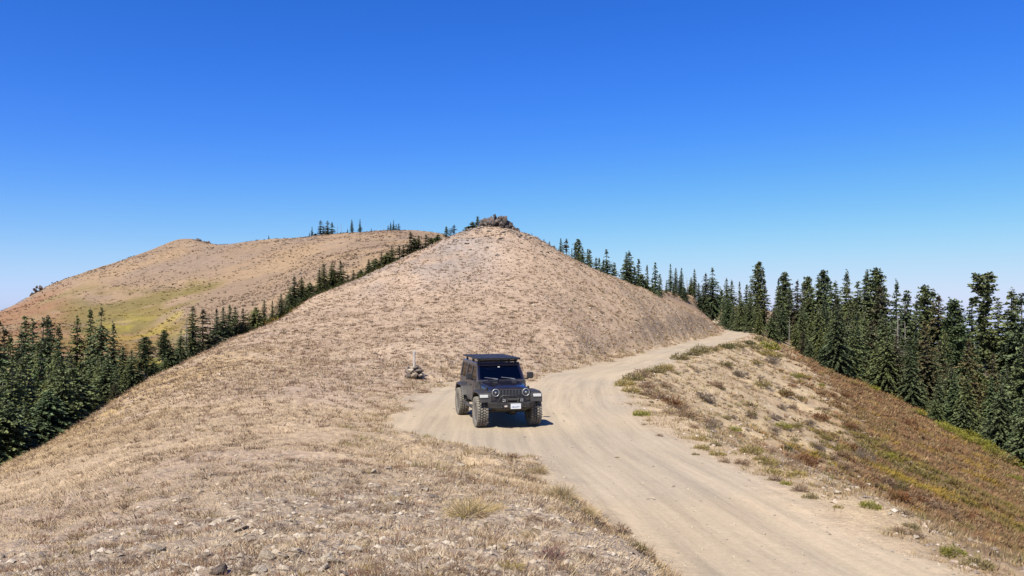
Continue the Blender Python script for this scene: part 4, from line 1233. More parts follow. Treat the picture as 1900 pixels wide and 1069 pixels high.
def f_rim(bm):
    b_lathe(bm, [(.12, .24), (.135, .235), (.12, .215), (.06, .19), (.05, .0001)], 'x', (0, 0, 0), 32)
    b_lathe(bm, [(-.12, .24), (-.13, .23), (-.05, .2), (-.04, .0001)], 'x', (0, 0, 0), 32)
    for i in range(8):
        m = Matrix.Rotation(2 * PI * i / 8, 4, 'X')
        vs = [bm.verts.new(m @ Vector((x, y * (1.3 if z > .1 else .8), z))) for x in (.045, .098) for y in (-.022, .022) for z in (.04, .215)]
        for q in ((0, 1, 3, 2), (4, 6, 7, 5), (0, 4, 5, 1), (2, 3, 7, 6), (1, 5, 7, 3), (0, 2, 6, 4)): bm.faces.new([vs[j] for j in q])
    b_lathe(bm, [(.05, .06), (.115, .055), (.125, .035), (.125, .0001)], 'x', (0, 0, 0), 16)
for s in (-1, 1):
    for y in (-AX, AX):
        Wh = part('wheel', f_rim, M_RIM, CAR)
        Wh.location = (s * .83, y, .46); Wh.rotation_euler = (random.random(), 0, 0 if s > 0 else PI)
        Ty = part('tyre', f_tyre, [M_RUBBER, M_GROOVE], Wh)
def f_under(bm):
    for y in (-AX, AX):
        b_tube(bm, [(-.70, y, .46), (.70, y, .46)], .045, 10)
        b_lathe(bm, [(-.13, .05), (-.07, .13), (.07, .13), (.13, .05)], 'x', (.18 if y < 0 else 0, y, .46), 14)
    for s in (-1, 1): b_box(bm, s * .42 - .04, s * .42 + .04, -2.0, 2.05, .50, .60, .01)
    b_tube(bm, [(-.62, -1.72, .50), (.50, -1.70, .56)], .022, 8)
    b_box(bm, -.30, .30, -.6, .6, .46, .56, .03)
part('chassis', f_under, M_STEEL, CAR)
# cabin: dashboard, steering wheel, seats
def f_dash(bm): b_box(bm, -.66, .66, -.70, -.36, 1.05, 1.30, .05, 3)
DA = part('dashboard', f_dash, M_SEAT, CAR)
part('steering_wheel', lambda bm: b_tube(bm, [(.36 + .185 * math.cos(a), -.24 - .06 * math.sin(a), 1.30 + .17 * math.sin(a)) for a in np.linspace(0, 2 * PI, 25)], .016, 8, False), M_TRIM, CAR, True)
part('rear_view_mirror', lambda bm: b_box(bm, -.11, .11, -.37, -.34, 1.66, 1.72, .012), M_BLACK, CAR)
for x in (-.36, .36):
    SE = part('seat', lambda bm: (b_box(bm, x - .24, x + .24, -.10, .42, .80, .96, .05, 3), b_box(bm, x - .23, x + .23, .34, .48, .92, 1.46, .05, 3, taper=lambda a, b, c: (a, b + (c - .92) * .25, c))), M_SEAT, CAR)
    part('headrest', lambda bm: b_box(bm, x - .12, x + .12, .47, .56, 1.48, 1.66, .03, 3), M_SEAT, SE)
part('rear_bench', lambda bm: (b_box(bm, -.6, .6, .95, 1.4, .85, 1.0, .05), b_box(bm, -.6, .6, 1.32, 1.46, .95, 1.5, .05)), M_SEAT, CAR)

# ------------------------------------------------------------------ where a line of sight meets the ground
_D = np.exp(np.linspace(math.log(3.2), math.log(420), 700))
def hit(px, py):
    x = (px - CX) / F * _D; z = (HY - py) / F * _D
    below = gz(x, _D) >= z
    i = int(np.argmax(below)) if below.any() else len(_D) - 1
    d = _D[i]
    return (px - CX) / F * d, d, float(gz((px - CX) / F * d, d)[0])

# ------------------------------------------------------------------ stones
def stone_material(name, a, b, c):
    g = NT(name); P = g.coord('Object'); info = g.n('ShaderNodeObjectInfo')
    n = g.noise(3.0, P, 6, .7); n2 = g.noise(14, P, 4, .6)
    col = g.ramp(n, [(.3, a), (.52, b), (.72, c)])
    col = g.mix(col, g.ramp(n2, [(.35, (.65, .62, .6)), (.6, (1.1, 1.1, 1.1))]), .7, 'MULTIPLY')
    col = g.mix(col, g.ramp(info.outputs['Random'], [(0, (.72, .68, .64)), (.5, (1, 1, 1)), (1, (1.2, 1.2, 1.2))]), 1.0, 'MULTIPLY')
    g.bump(g.math('ADD', n, g.math('MULTIPLY', n2, .4)), .7, .05)
    return g.fin(col, .9, 0, .2)
M_STONE = stone_material('pale_stone', (.33, .275, .21), (.52, .445, .35), (.64, .58, .49))
M_DARK = stone_material('dark_stone', (.10, .085, .075), (.22, .185, .16), (.36, .31, .27))
M_CLIFF = stone_material('cliff_rock', (.06, .052, .05), (.145, .122, .114), (.31, .265, .245))

def hull(bm, R, c, size, rotm=None, n=16, jag=.25):
    vs = []
    for i in range(n):
        v = R.normal(0, 1, 3); v /= np.linalg.norm(v)
        v = np.sign(v) * np.abs(v) ** .7
        v *= (1 + jag * (R.random() - .5))
        p = Vector(v * np.array(size) * .5)
        if rotm is not None: p = rotm @ p
        vs.append(bm.verts.new(p + Vector(c)))
    r = bmesh.ops.convex_hull(bm, input=vs)
    junk = [g for g in r['geom_interior'] if isinstance(g, bmesh.types.BMVert)]
    bmesh.ops.delete(bm, geom=junk, context='VERTS')
STONES = []
for i in range(10):
    bm = bmesh.new(); R = np.random.default_rng(300 + i)
    hull(bm, R, (0, 0, 0), (1, .8, .55 if i % 3 else .38), n=15 + i % 5)
    me = bpy.data.meshes.new('stone'); bm.normal_update()
    bmesh.ops.bevel(bm, geom=bm.edges[:], offset=.025, segments=1, affect='EDGES')
    bm.to_mesh(me); bm.free(); me.materials.append(M_STONE)
    me2 = me.copy(); me2.materials.clear(); me2.materials.append(M_DARK)
    STONES.append((me, me2))
SUNK = .28
def stone(x, y, z, w, k=None, dark=False, tilt=.25, flat=1.0, sink=SUNK):
    k = random.randrange(10) if k is None else k
    o = bpy.data.objects.new('stone', STONES[k][1 if dark else 0]); COL.objects.link(o)
    o.scale = (w, w * random.uniform(.8, 1.1), w * random.uniform(.8, 1.15) * flat)
    o.rotation_euler = (random.gauss(0, tilt), random.gauss(0, tilt), random.random() * 6.28)
    o.location = (x, y, z + w * .28 * flat - w * .55 * sink * flat)
    o['px'] = CX + F * x / y
    return o
listed = [(283, 1015, 38, 0, 'pale flat'), (291, 997, 18, 1, 'dark'), (421, 965, 26, 0, 'pale'), (405, 968, 20, 0, 'pale'), (436, 963, 18, 1, 'dark'), (437, 972, 14, 0, 'pale'), (497, 1026, 36, 0, 'tan angular'), (524, 1032, 26, 0, 'pale flat'),
          (606, 1032, 32, 0, 'pale'), (626, 1040, 38, 0, 'large grey'), (633, 1000, 28, 0, 'pale'), (654, 1018, 26, 0, 'pale flat'), (596, 1055, 30, 0, 'tan'), (735, 919, 24, 1, 'brown'), (789, 904, 24, 0, 'grey'),
          (805, 919, 22, 1, 'dark'), (737, 932, 18, 0, 'pale'), (404, 1055, 34, 1, 'dark'), (345, 1050, 22, 0, 'pale'), (330, 1062, 20, 0, 'pale'), (290, 1064, 22, 0, 'pale'), (469, 1000, 20, 0, 'pale flat'), (446, 984, 24, 0, 'pale'),
          (455, 990, 18, 0, 'pale flat'), (560, 993, 20, 0, 'pale'), (568, 1001, 16, 0, 'pale'), (548, 1022, 20, 0, 'tan flat'), (515, 972, 18, 1, 'grey'), (548, 968, 16, 0, 'pale'), (851, 858, 26, 0, 'pale flat'), (690, 873, 22, 0, 'pale flat'),
          (720, 868, 16, 0, 'pale'), (666, 922, 26, 0, 'grey flat'), (700, 900, 18, 0, 'pale'), (760, 860, 16, 0, 'pale flat'), (420, 1010, 22, 0, 'pale flat'), (380, 1030, 20, 0, 'tan'), (640, 1062, 28, 1, 'dark'), (560, 1060, 22, 0, 'pale'),
          (480, 1055, 26, 0, 'pale flat'), (225, 1030, 14, 0, 'tan'), (240, 1020, 12, 0, 'pale'), (700, 980, 14, 0, 'tan'), (670, 1000, 16, 0, 'pale')]
rows = []
for px, py, w, dk, look in listed:
    x, y, z = hit(px, py + w * .2)
    o = stone(x, y, z, w / F * y * (1.35 if py > 940 else 1.1), dark=bool(dk), flat=.7, sink=.38)
    o['look'] = look; rows.append(o)
rows.sort(key=lambda o: o['px'])
for i, o in enumerate(rows):
    tag(o, f'{o["look"]} stone in the dry grass, {ordinal(i + 1)} from the left of the foreground stones', 'stone', 'stones in the foreground grass'); del o['look']
# stones at the road side, and the few pale ones on the cone
side = []
for px, py, w in ((1554, 915, 16), (1533, 912, 10), (1590, 905, 12), (1250, 902, 6), (1420, 848, 12), (1010, 576, 8), (990, 568, 8), (1650, 955, 10), (1520, 890, 9), (1760, 990, 12), (1700, 1000, 14), (1320, 800, 8), (1480, 830, 9)):
    x, y, z = hit(px, py + 2); side.append(stone(x, y, z, w / F * y * 1.2))
for i, o in enumerate(sorted([s for s in side if s['px'] < 1100], key=lambda o: o['px'])): tag(o, f'small pale stone on the face of the cone above the car, {ordinal(i + 1)} from the left', 'stone', 'stones on the cone')
for i, o in enumerate(sorted([s for s in side if s['px'] >= 1100], key=lambda o: o['px'])): tag(o, f'small pale stone right of the road, {ordinal(i + 1)} from the left along the verge', 'stone', 'stones right of the road')
x, y, z = hit(1372, 610); y = 150; x = (1372 - CX) / F * y; z = float(gz(x, y)[0])
tag(stone(x, y, z, .85, k=2, sink=.1), 'white stone at the outer edge of the far road corner before the trees', 'stone')

# the cairn and its post
x0, y0, z0 = hit(768, 704)
z0 = float(gz(x0, y0)[0])
cairn = []
R = np.random.default_rng(5)
lay = [(i / 9 * 6.28, .35, .08, .36) for i in range(9)] + [(i / 8 * 6.28 + .4, .30, .28, .34) for i in range(8)] + [(i / 6 * 6.28, .19, .45, .30) for i in range(6)]
for i, (a, r, dz, w) in enumerate(lay):
    cx, cy = x0 + r * math.cos(a), y0 + r * math.sin(a) * .9
    o = stone(cx, cy, z0 + dz + .03, w * random.uniform(.9, 1.25), dark=(i % 7 != 0), tilt=.35, flat=1.0, sink=.25)
    cairn.append(o)
for o, (a, r, dz, w) in zip(cairn, lay):
    lv = 'bottom ring' if dz < .1 else ('middle ring' if dz < .4 else 'top')
    tag(o, f'brown stone in the {lv} of the cairn round the wooden post', 'stone', f'cairn stones, {lv}')
def f_post(bm):
    R = np.random.default_rng(8); k = 8; rings = []
    for i in range(9):
        t = i / 8; rad = .062 * (1 - .12 * t)
        rings.append([bm.verts.new((rad * math.cos(2 * PI * j / k) * (1 + .1 * R.normal()) + .02 * t, rad * math.sin(2 * PI * j / k), -.3 + 1.66 * t + (.03 * R.normal() if i == 8 else 0))) for j in range(k)])
    for u, v in zip(rings, rings[1:]):
        for j in range(k): bm.faces.new((u[j], u[(j + 1) % k], v[(j + 1) % k], v[j]))
    bm.faces.new(rings[-1])
bm = bmesh.new(); f_post(bm)
post = bm_obj('wooden_post', bm, bark_material('weathered_post_wood', (.36, .33, .31), (.62, .58, .54)))
post.location = (x0, y0, z0)
tag(post, 'short weathered wooden post standing in a heap of stones left of the car', 'post')

# bedrock outcrops
def outcrop(name, px, top, bot, wpx, d, seed, label, n=60, depth=.6, skew=None):
    R = np.random.default_rng(seed); bm = bmesh.new()
    x = (px - CX) / F * d
    W, H = wpx / F * d, (bot - top) / F * d
    z = (HY - bot) / F * d
    for i in range(n):
        u = R.uniform(-1, 1)
        env = skew(u) if skew else math.sqrt(max(0, 1 - u * u))
        v = R.uniform(-1, 1)
        hh = H * env * R.uniform(.15, .92)
        s = np.array([.16, .15, .20]) * W * R.uniform(.45, 1.15)
        s = np.minimum(s, [W * .3, W * .3, H * .62])
        rotm = Euler((R.normal(0, .3), R.normal(0, .3), R.random() * 3)).to_matrix()
        hull(bm, R, (u * W * .46, v * W * depth * .5 * math.sqrt(max(0, 1 - u * u)), max(hh - s[2] * .3, -H * .1)), s, rotm, n=13, jag=.35)
    o = bm_obj(name, bm, M_CLIFF); o.location = (x, d, z)
    return tag(o, label, 'rock outcrop')
sk = lambda u: (.80 + .22 * math.exp(-((u + .2) / .5) ** 2)) if u < .30 else max(.22, .86 - .95 * (u - .30))
outcrop('rock_outcrop', 927, 400, 432, 72, 90.5, 401, 'dark craggy rock crowning the very top of the near cone', n=280, skew=sk, depth=.9)
outcrop('rock_outcrop', 77, 529, 551, 40, 374, 402, 'dark rock step on the left edge of the far hill skyline', n=40)
outcrop('rock_outcrop', 104, 520, 530, 18, 380, 403, 'small rocks on the far hill skyline above the rock step', n=14)
outcrop('rock_outcrop', 368, 442, 452, 44, 420, 404, 'low rocky cap at the summit of the far hill', n=40)
outcrop('rock_outcrop', 556, 505, 521, 26, 268, 405, 'grey rocks jutting from the far hill face above the treeline', n=30)
outcrop('rock_outcrop', 140, 536, 545, 18, 340, 406, 'small dark rock on the far hill above the green patch, the left one', n=12)
outcrop('rock_outcrop', 172, 533, 546, 14, 335, 407, 'small dark rock on the far hill above the green patch, the right one', n=10)

# ------------------------------------------------------------------ shrubs: each bush a thing of its own
def leaf_material(name):
    g = NT(name)
    info = g.n('ShaderNodeObjectInfo')
    c = g.mix(g.attr('tint'), g.ramp(info.outputs['Random'], [(0, (.75, .75, .78)), (.5, (1, 1, 1)), (1, (1.2, 1.15, 1.05))]), .8, 'MULTIPLY')
    g.fin(c, .85, 0, .12)
    tl = g.n('ShaderNodeBsdfTranslucent'); g.t.links.new(g.col, tl.inputs[0])
    mx = g.n('ShaderNodeMixShader'); mx.inputs[0].default_value = .35
    g.t.links.new(g.b.outputs[0], mx.inputs[1]); g.t.links.new(tl.outputs[0], mx.inputs[2]); g.t.links.new(mx.outputs[0], g.out.inputs[0])
    return g.m
M_LEAF = leaf_material('dry_leaves')
def blades(P, Dr, L, Wd, col, R):
    """one slim four-cornered leaf per row: start, direction, length, width"""
    n = len(P)
    side = np.cross(Dr, R.normal(0, 1, (n, 3))); side /= np.linalg.norm(side, axis=1, keepdims=True) + 1e-9
    m = P + Dr * (L * .5)[:, None]
    V = np.stack([P, m - side * Wd[:, None], P + Dr * L[:, None] + np.array([0, 0, -.1]) * L[:, None], m + side * Wd[:, None]], 1)
    return V.reshape(-1, 3), np.repeat(col, 4, 0)
def shrub_mesh(seed, n, size, cols, upright=.6, leaf=.10, wid=.018, dome=True, stems=30):
    R = np.random.default_rng(seed)
    d = R.normal(0, 1, (n, 3)); d[:, 2] = np.abs(d[:, 2]) * upright + .12; d /= np.linalg.norm(d, axis=1, keepdims=True)
    lump = 1 + .25 * np.sin(d[:, 0] * 5 + seed) * np.cos(d[:, 1] * 4 + seed)
    rad = (R.random(n) ** .4 * .5) * lump
    P = d * rad[:, None] * np.array([1, 1, size])
    dr = d * .8 + R.normal(0, .45, (n, 3)); dr[:, 2] += .25; dr /= np.linalg.norm(dr, axis=1, keepdims=True)
    cols = np.array(cols); col = cols[R.integers(0, len(cols), n)] * (.75 + .5 * R.random((n, 1)))
    V, C = blades(P, dr, leaf * (.6 + .8 * R.random(n)), wid * (.7 + .6 * R.random(n)), col, R)
    k = stems
    ds = R.normal(0, 1, (k, 3)); ds[:, 2] = np.abs(ds[:, 2]) + .3; ds /= np.linalg.norm(ds, axis=1, keepdims=True)
    Vs, Cs = blades(np.zeros((k, 3)) + [0, 0, -.06], ds, np.full(k, .5) * (.7 + .5 * R.random(k)), np.full(k, .008), np.tile([.16, .11, .07], (k, 1)), R)
    V, C = np.vstack([V, Vs]), np.vstack([C, Cs])
    me = mesh_np('shrub', V, [np.arange(len(V)).reshape(-1, 4)], M_LEAF, attrs={'tint': C}, link=False)
    return me.data
SHR = {
 'yellow': [shrub_mesh(500 + i, 650, .75, [(.36, .28, .08), (.44, .34, .12), (.30, .26, .09), (.46, .36, .17)], leaf=.13, wid=.016) for i in range(3)],
 'lime': [shrub_mesh(510 + i, 650, .8, [(.30, .30, .05), (.24, .25, .05), (.38, .34, .07)], leaf=.13, wid=.018) for i in range(2)],
 'olive': [shrub_mesh(520 + i, 600, .8, [(.26, .22, .09), (.33, .27, .12), (.20, .18, .075), (.38, .30, .15)], leaf=.14, wid=.017) for i in range(3)],
 'dark green': [shrub_mesh(530 + i, 650, .85, [(.12, .125, .05), (.16, .155, .06), (.20, .18, .08)], leaf=.13, wid=.02) for i in range(2)],
 'brown': [shrub_mesh(540 + i, 420, .8, [(.29, .19, .12), (.38, .26, .165), (.23, .15, .10), (.43, .31, .20)], leaf=.17, wid=.013, upright=.9, stems=60) for i in range(3)],
 'grey': [shrub_mesh(550 + i, 420, .95, [(.25, .20, .165), (.31, .26, .22), (.20, .155, .13), (.28, .21, .15)], leaf=.18, wid=.012, upright=1.0, stems=60) for i in range(2)],
 'red-brown': [shrub_mesh(560 + i, 500, .8, [(.26, .11, .05), (.20, .095, .055), (.32, .17, .07)], leaf=.15, wid=.016) for i in range(2)],
 'straw': [shrub_mesh(570 + i, 620, .45, [(.52, .40, .22), (.60, .48, .29), (.44, .33, .17), (.56, .43, .18)], leaf=.62, wid=.0055, upright=1.2, stems=10) for i in range(2)],
 'pinkish': [shrub_mesh(580, 420, .8, [(.34, .17, .16), (.42, .27, .23), (.26, .15, .12), (.48, .36, .26)], leaf=.20, wid=.016, upright=1.1)],
}
def shrub(kind, x, y, z, w, hgt=1.0):
    me = random.choice(SHR[kind])
    o = bpy.data.objects.new('grass_clump' if kind == 'straw' else 'shrub', me); COL.objects.link(o)
    o.location = (x, y, z - .02); w *= .9; o.scale = (w, w * random.uniform(.85, 1.15), w * hgt * random.uniform(.85, 1.15)); o.rotation_euler = (0, 0, random.random() * 6.28)
    o['px'] = CX + F * x / y; o['tone'] = kind
    return o
verge = [(1160, 716, 40, 'yellow'), (1176, 706, 46, 'olive'), (1190, 700, 40, 'brown'), (1172, 728, 36, 'yellow'), (1190, 772, 36, 'lime'), (1216, 692, 44, 'olive'), (1234, 686, 34, 'yellow'), (1262, 668, 36, 'olive'), (1286, 660, 34, 'olive'),
         (1300, 655, 40, 'olive'), (1325, 652, 30, 'olive'), (1350, 648, 30, 'dark green'), (1371, 645, 30, 'olive'), (1389, 640, 26, 'dark green'), (1408, 634, 28, 'olive'), (1398, 648, 30, 'olive'),
         (1425, 650, 50, 'lime'), (1418, 660, 40, 'yellow'), (1437, 664, 34, 'olive'), (1432, 676, 34, 'grey'), (1305, 742, 38, 'grey'), (1318, 748, 26, 'grey'), (1225, 742, 46, 'brown'), (1204, 735, 40, 'brown'), (1200, 722, 36, 'brown'), (1246, 752, 40, 'red-brown'),
         (1275, 775, 46, 'brown'), (1262, 760, 40, 'brown'), (1325, 794, 36, 'grey'), (1310, 785, 28, 'brown'), (1361, 802, 30, 'lime'), (1298, 818, 34, 'yellow'), (1302, 833, 30, 'yellow'), (1328, 828, 24, 'olive'), (1332, 846, 32, 'yellow'), (1345, 858, 26, 'brown'), (1375, 862, 32, 'brown'),
         (1392, 842, 46, 'yellow'), (1425, 862, 42, 'yellow'), (1408, 856, 26, 'yellow'), (1431, 880, 42, 'yellow'), (1476, 886, 38, 'yellow'), (1438, 893, 32, 'brown'), (1458, 838, 24, 'dark green'), (1347, 778, 22, 'olive'), (1388, 774, 22, 'brown'), (1436, 780, 28, 'grey'), (1450, 760, 26, 'grey'),
         (1470, 758, 24, 'brown'), (1395, 772, 22, 'dark green'), (1436, 805, 28, 'grey'), (1500, 790, 30, 'grey'), (1372, 700, 30, 'grey'), (1400, 676, 30, 'olive'), (1345, 680, 34, 'olive'), (1330, 720, 34, 'brown'), (1415, 720, 34, 'olive'), (1455, 735, 34, 'olive'), (1615, 943, 40, 'lime'), (1458, 900, 24, 'lime'),
         (1486, 912, 36, 'brown'), (1504, 925, 30, 'olive'), (1555, 944, 22, 'yellow'), (1688, 980, 36, 'olive'), (1670, 990, 34, 'brown'), (1700, 998, 30, 'brown'), (1770, 1034, 46, 'lime'), (1815, 1052, 58, 'olive'), (1600, 858, 50, 'grey'), (1592, 835, 40, 'olive'), (1545, 858, 40, 'brown'), (1565, 872, 40, 'brown'),
         (1500, 862, 34, 'brown'), (1520, 840, 30, 'grey'), (1660, 870, 40, 'olive'), (1650, 850, 30, 'lime'), (1640, 905, 46, 'brown'), (1680, 925, 40, 'brown'), (1730, 950, 46, 'brown'), (1760, 962, 46, 'brown'), (1700, 935, 40, 'red-brown'), (1790, 985, 34, 'olive'), (1878, 890, 30, 'lime'), (1232, 720, 30, 'brown'),
         (1745, 797, 44, 'lime'), (1768, 808, 46, 'lime'), (1815, 828, 44, 'lime'), (1842, 846, 46, 'lime'), (1862, 856, 44, 'yellow'), (1882, 864, 44, 'lime'), (1782, 818, 40, 'lime'), (1660, 742, 30, 'yellow'), (1620, 725, 30, 'lime'), (1700, 768, 34, 'lime'), (1145, 850, 10, 'olive'), (1195, 790, 12, 'brown'), (1224, 810, 18, 'brown'), (1290, 845, 18, 'olive'), (1750, 800, 40, 'lime'), (1795, 815, 44, 'lime'), (1830, 830, 30, 'lime'), (1580, 712, 26, 'yellow'), (1535, 690, 24, 'yellow')]
rows = []
for px, py, w, kind in verge:
    x, y, z = hit(px, py)
    rows.append(shrub(kind, x, y, z, w / F * y * 1.05, .85))
rows.sort(key=lambda o: o['px'])
byk = {}
for o in rows: byk.setdefault(o['tone'], []).append(o)
for k, L in byk.items():
    for i, o in enumerate(L): tag(o, f'{k} shrub right of the road, {ordinal(i + 1)} of its colour from the left', 'shrub', f'{k} shrubs right of the road')
lefts = [(868, 958, 80, 'straw', .75), (1040, 925, 50, 'straw', .9), (905, 950, 60, 'straw', .6), (1022, 1040, 62, 'pinkish', 1.0), (945, 1056, 60, 'yellow', .7), (1180, 1018, 44, 'olive', .9), (1150, 992, 46, 'brown', 1.0), (1118, 985, 40, 'brown', .8),
         (895, 962, 36, 'brown', .9), (990, 965, 44, 'brown', .7), (980, 1000, 40, 'straw', .6), (850, 960, 40, 'yellow', .6), (690, 990, 34, 'yellow', .6), (670, 1066, 46, 'red-brown', .6), (510, 1045, 30, 'red-brown', .6), (950, 850, 34, 'brown', .7), (1000, 880, 30, 'straw', .8), (845, 1060, 50, 'brown', .7), (1085, 955, 34, 'straw', .8)]
rows = []
for px, py, w, kind, h in lefts:
    x, y, z = hit(px, py); rows.append(shrub(kind, x, y, z, w / F * y, h))
byk = {}
for o in sorted(rows, key=lambda o: o['px']): byk.setdefault(o['tone'], []).append(o)
for k, L in byk.items():
    for i, o in enumerate(L):
        what = 'tall straw grass clump' if k == 'straw' else f'{k} shrub'
        tag(o, f'{what} left of the road, {ordinal(i + 1)} of its colour from the left', 'grass clump' if k == 'straw' else 'shrub', f'{k} clumps left of the road')
# taller bushes standing out of the autumn brush
pts = []
tries = 0
while len(pts) < 58 and tries < 6000:
    tries += 1
    px = random.uniform(1400, 1900); py = random.uniform(640, 990)
    x, y, z = hit(px, py)
    d = float(glook(DD, x, y)); s = float(glook(SD, x, y))
    if s < 0 or d < 7 or d > 24 or y > 130: continue
    if any((x - a) ** 2 + (y - b) ** 2 < 1.6 for a, b, _ in pts): continue
    pts.append((x, y, z))
    kind = random.choices(['red-brown', 'olive', 'yellow', 'brown', 'lime'], [4, 2, 1.2, 2, .5 + (y < 45)])[0]
    o = shrub(kind, x, y, z, random.uniform(.6, 1.3) * (.7 + y / 150), .8)
    tag(o, f'{kind} bush standing out of the autumn brush below the sandy slope', 'shrub', f'{kind} bushes in the autumn brush')
# small dry tufts dotted over the sandy fill slope
pts = []
tries = 0
while len(pts) < 76 and tries < 6000:
    tries += 1
    px, py = random.uniform(1150, 1720), random.uniform(655, 925)
    x, y, z = hit(px, py)
    d = float(glook(DD, x, y)); s = float(glook(SD, x, y))
    if s < 0 or d < .8 or d > 13: continue
    if any((x - a) ** 2 + (y - b) ** 2 < .8 for a, b, _ in pts): continue
    pts.append((x, y, z))
    kind = random.choices(['brown', 'grey', 'olive', 'yellow'], [4, 3, 2, 1.2])[0]
    o = shrub(kind, x, y, z, random.uniform(.25, .62), .8)
    tag(o, f'small dry {kind} tuft dotted on the sandy slope below the road', 'shrub', f'small {kind} tufts on the sandy slope')
# darker tufts on the cone above the road
pts = []
tries = 0
while len(pts) < 40 and tries < 4000:
    tries += 1
    px, py = random.uniform(930, 1330), random.uniform(460, 650)
    x, y, z = hit(px, py)
    s = float(glook(EE, x, y))
    if y < 46 or y > 130 or s < .6: continue
    pts.append((x, y, z))
    kind = random.choices(['brown', 'olive', 'grey'], [4, 3, 1])[0]
    o = shrub(kind, x, y, z, random.uniform(.3, .62), .6)
    tag(o, f'small {kind} bush on the face of the cone above the road', 'shrub', f'small {kind} bushes on the cone')

# ------------------------------------------------------------------ ground cover nobody could count
M_GRASS = leaf_material('dry_grass_blades')
QA = None
def scatter(n, weight, seed):
    """random points on the net's quads, by weight"""
    R = np.random.default_rng(seed)
    p = np.clip(weight, 0, None); p = p / p.sum()
    q = R.choice(len(Q), n, p=p)
    a, b = R.random((n, 1)), R.random((n, 1))
    V = P3.reshape(-1, 3)
    c = V[Q[q]]
    return (c[:, 0] * (1 - a) + c[:, 1] * a) * (1 - b) + (c[:, 3] * (1 - a) + c[:, 2] * a) * b, Q[q][:, 0], R
_V = P3.reshape(-1, 3)
AREA = np.linalg.norm(np.cross(_V[Q[:, 2]] - _V[Q[:, 0]], _V[Q[:, 3]] - _V[Q[:, 1]]), axis=1) * .5
INV = (np.abs(np.degrees(np.arctan2(qx, qy))) < 38)
qE = EE[Q].mean(1); qB = BRUSH[Q].mean(1); qK = ROCKY[Q].mean(1)
def tufts(name, label, P, R, nb, hgt, spread, wid, col, mat=M_GRASS, lean=.5):
    """blades of grass in clumps: hgt, spread, wid per clump; col (n,3) per clump"""
    n = len(P)
    base = np.repeat(P, nb, 0); h = np.repeat(hgt, nb); s = np.repeat(spread, nb); w = np.repeat(wid, nb); c = np.repeat(col, nb, 0)
    m = n * nb
    a = R.random(m) * 6.28; r = np.sqrt(R.random(m)) * s
    off = np.column_stack([np.cos(a) * r, np.sin(a) * r, np.zeros(m)])
    d = np.column_stack([np.cos(a) * (r / (s + 1e-6)) * lean + R.normal(0, .3, m), np.sin(a) * (r / (s + 1e-6)) * lean + R.normal(0, .3, m), np.ones(m)])
    d /= np.linalg.norm(d, axis=1, keepdims=True)
    p0 = base + off + np.array([0, 0, -.02])
    side = np.column_stack([np.cos(a + R.normal(1.57, .8, m)), np.sin(a + R.normal(1.57, .8, m)), np.zeros(m)]) * w[:, None]
    tip = p0 + d * (h * (.5 + .7 * R.random(m)))[:, None]
    V = np.stack([p0 - side, p0 + side, tip], 1).reshape(-1, 3)
    c = c * (.78 + .44 * R.random((m, 1)))
    o = mesh_np(name, V, [np.arange(m * 3).reshape(-1, 3)], mat, attrs={'tint': np.repeat(c, 3, 0)})
    return tag(o, label, None, None, 'stuff')
def pick(R, n, cols, w):
    cols = np.array(cols); i = R.choice(len(cols), n, p=np.array(w) / sum(w)); return cols[i]
# dry grass on the near slope
wt = AREA * (is_hill & INV & (qy > 1.5) & (qr < 80)) * (qE > .1) / np.maximum(qr, 4) ** 1.9 * (1 - .78 * qK) * smooth(78, 34, qr)
P, qi, R = scatter(64000, wt, 11)
r = np.hypot(P[:, 0], P[:, 1])
patch = fbm(P[:, 0] * .45, P[:, 1] * .45, 211, 3); gold = smooth(-7, -18, P[:, 0])
col = pick(R, len(P), [(.74, .58, .38), (.69, .53, .35), (.64, .48, .32), (.75, .62, .43), (.44, .32, .21)], [3, 3, 2, 2, .7])
col = col * (1 - .5 * gold[:, None]) + np.array([.62, .44, .20]) * .5 * gold[:, None]
hg = (.022 + .045 * R.random(len(P))) * (1 + r / 40) * (.55 + .8 * smooth(.3, .7, patch))
tufts('dry_grass', 'short dry straw grass over the near slope', P, R, 11, hg, (.05 + .04 * R.random(len(P))) * (1 + r / 14), .0016 + .00040 * r, col, lean=2.2)
# dark dead tufts among it
P, qi, R = scatter(5200, wt * (1 + 4 * qK), 12)
r = np.hypot(P[:, 0], P[:, 1]); k = fbm(P[:, 0] * .7, P[:, 1] * .7, 215, 3) > .42
P, r = P[k], r[k]
col = pick(R, len(P), [(.26, .17, .11), (.33, .22, .14), (.22, .15, .11), (.36, .20, .12), (.42, .31, .13)], [3, 3, 2, 1.2, .8])
tufts('dead_tufts', 'dark dead tufts in the dry grass of the near slope', P, R, 44, (.045 + .05 * R.random(len(P))) * (1 + r / 40), (.05 + .08 * R.random(len(P))) * (1 + r / 40), .0016 + .00032 * r, col, lean=1.7)
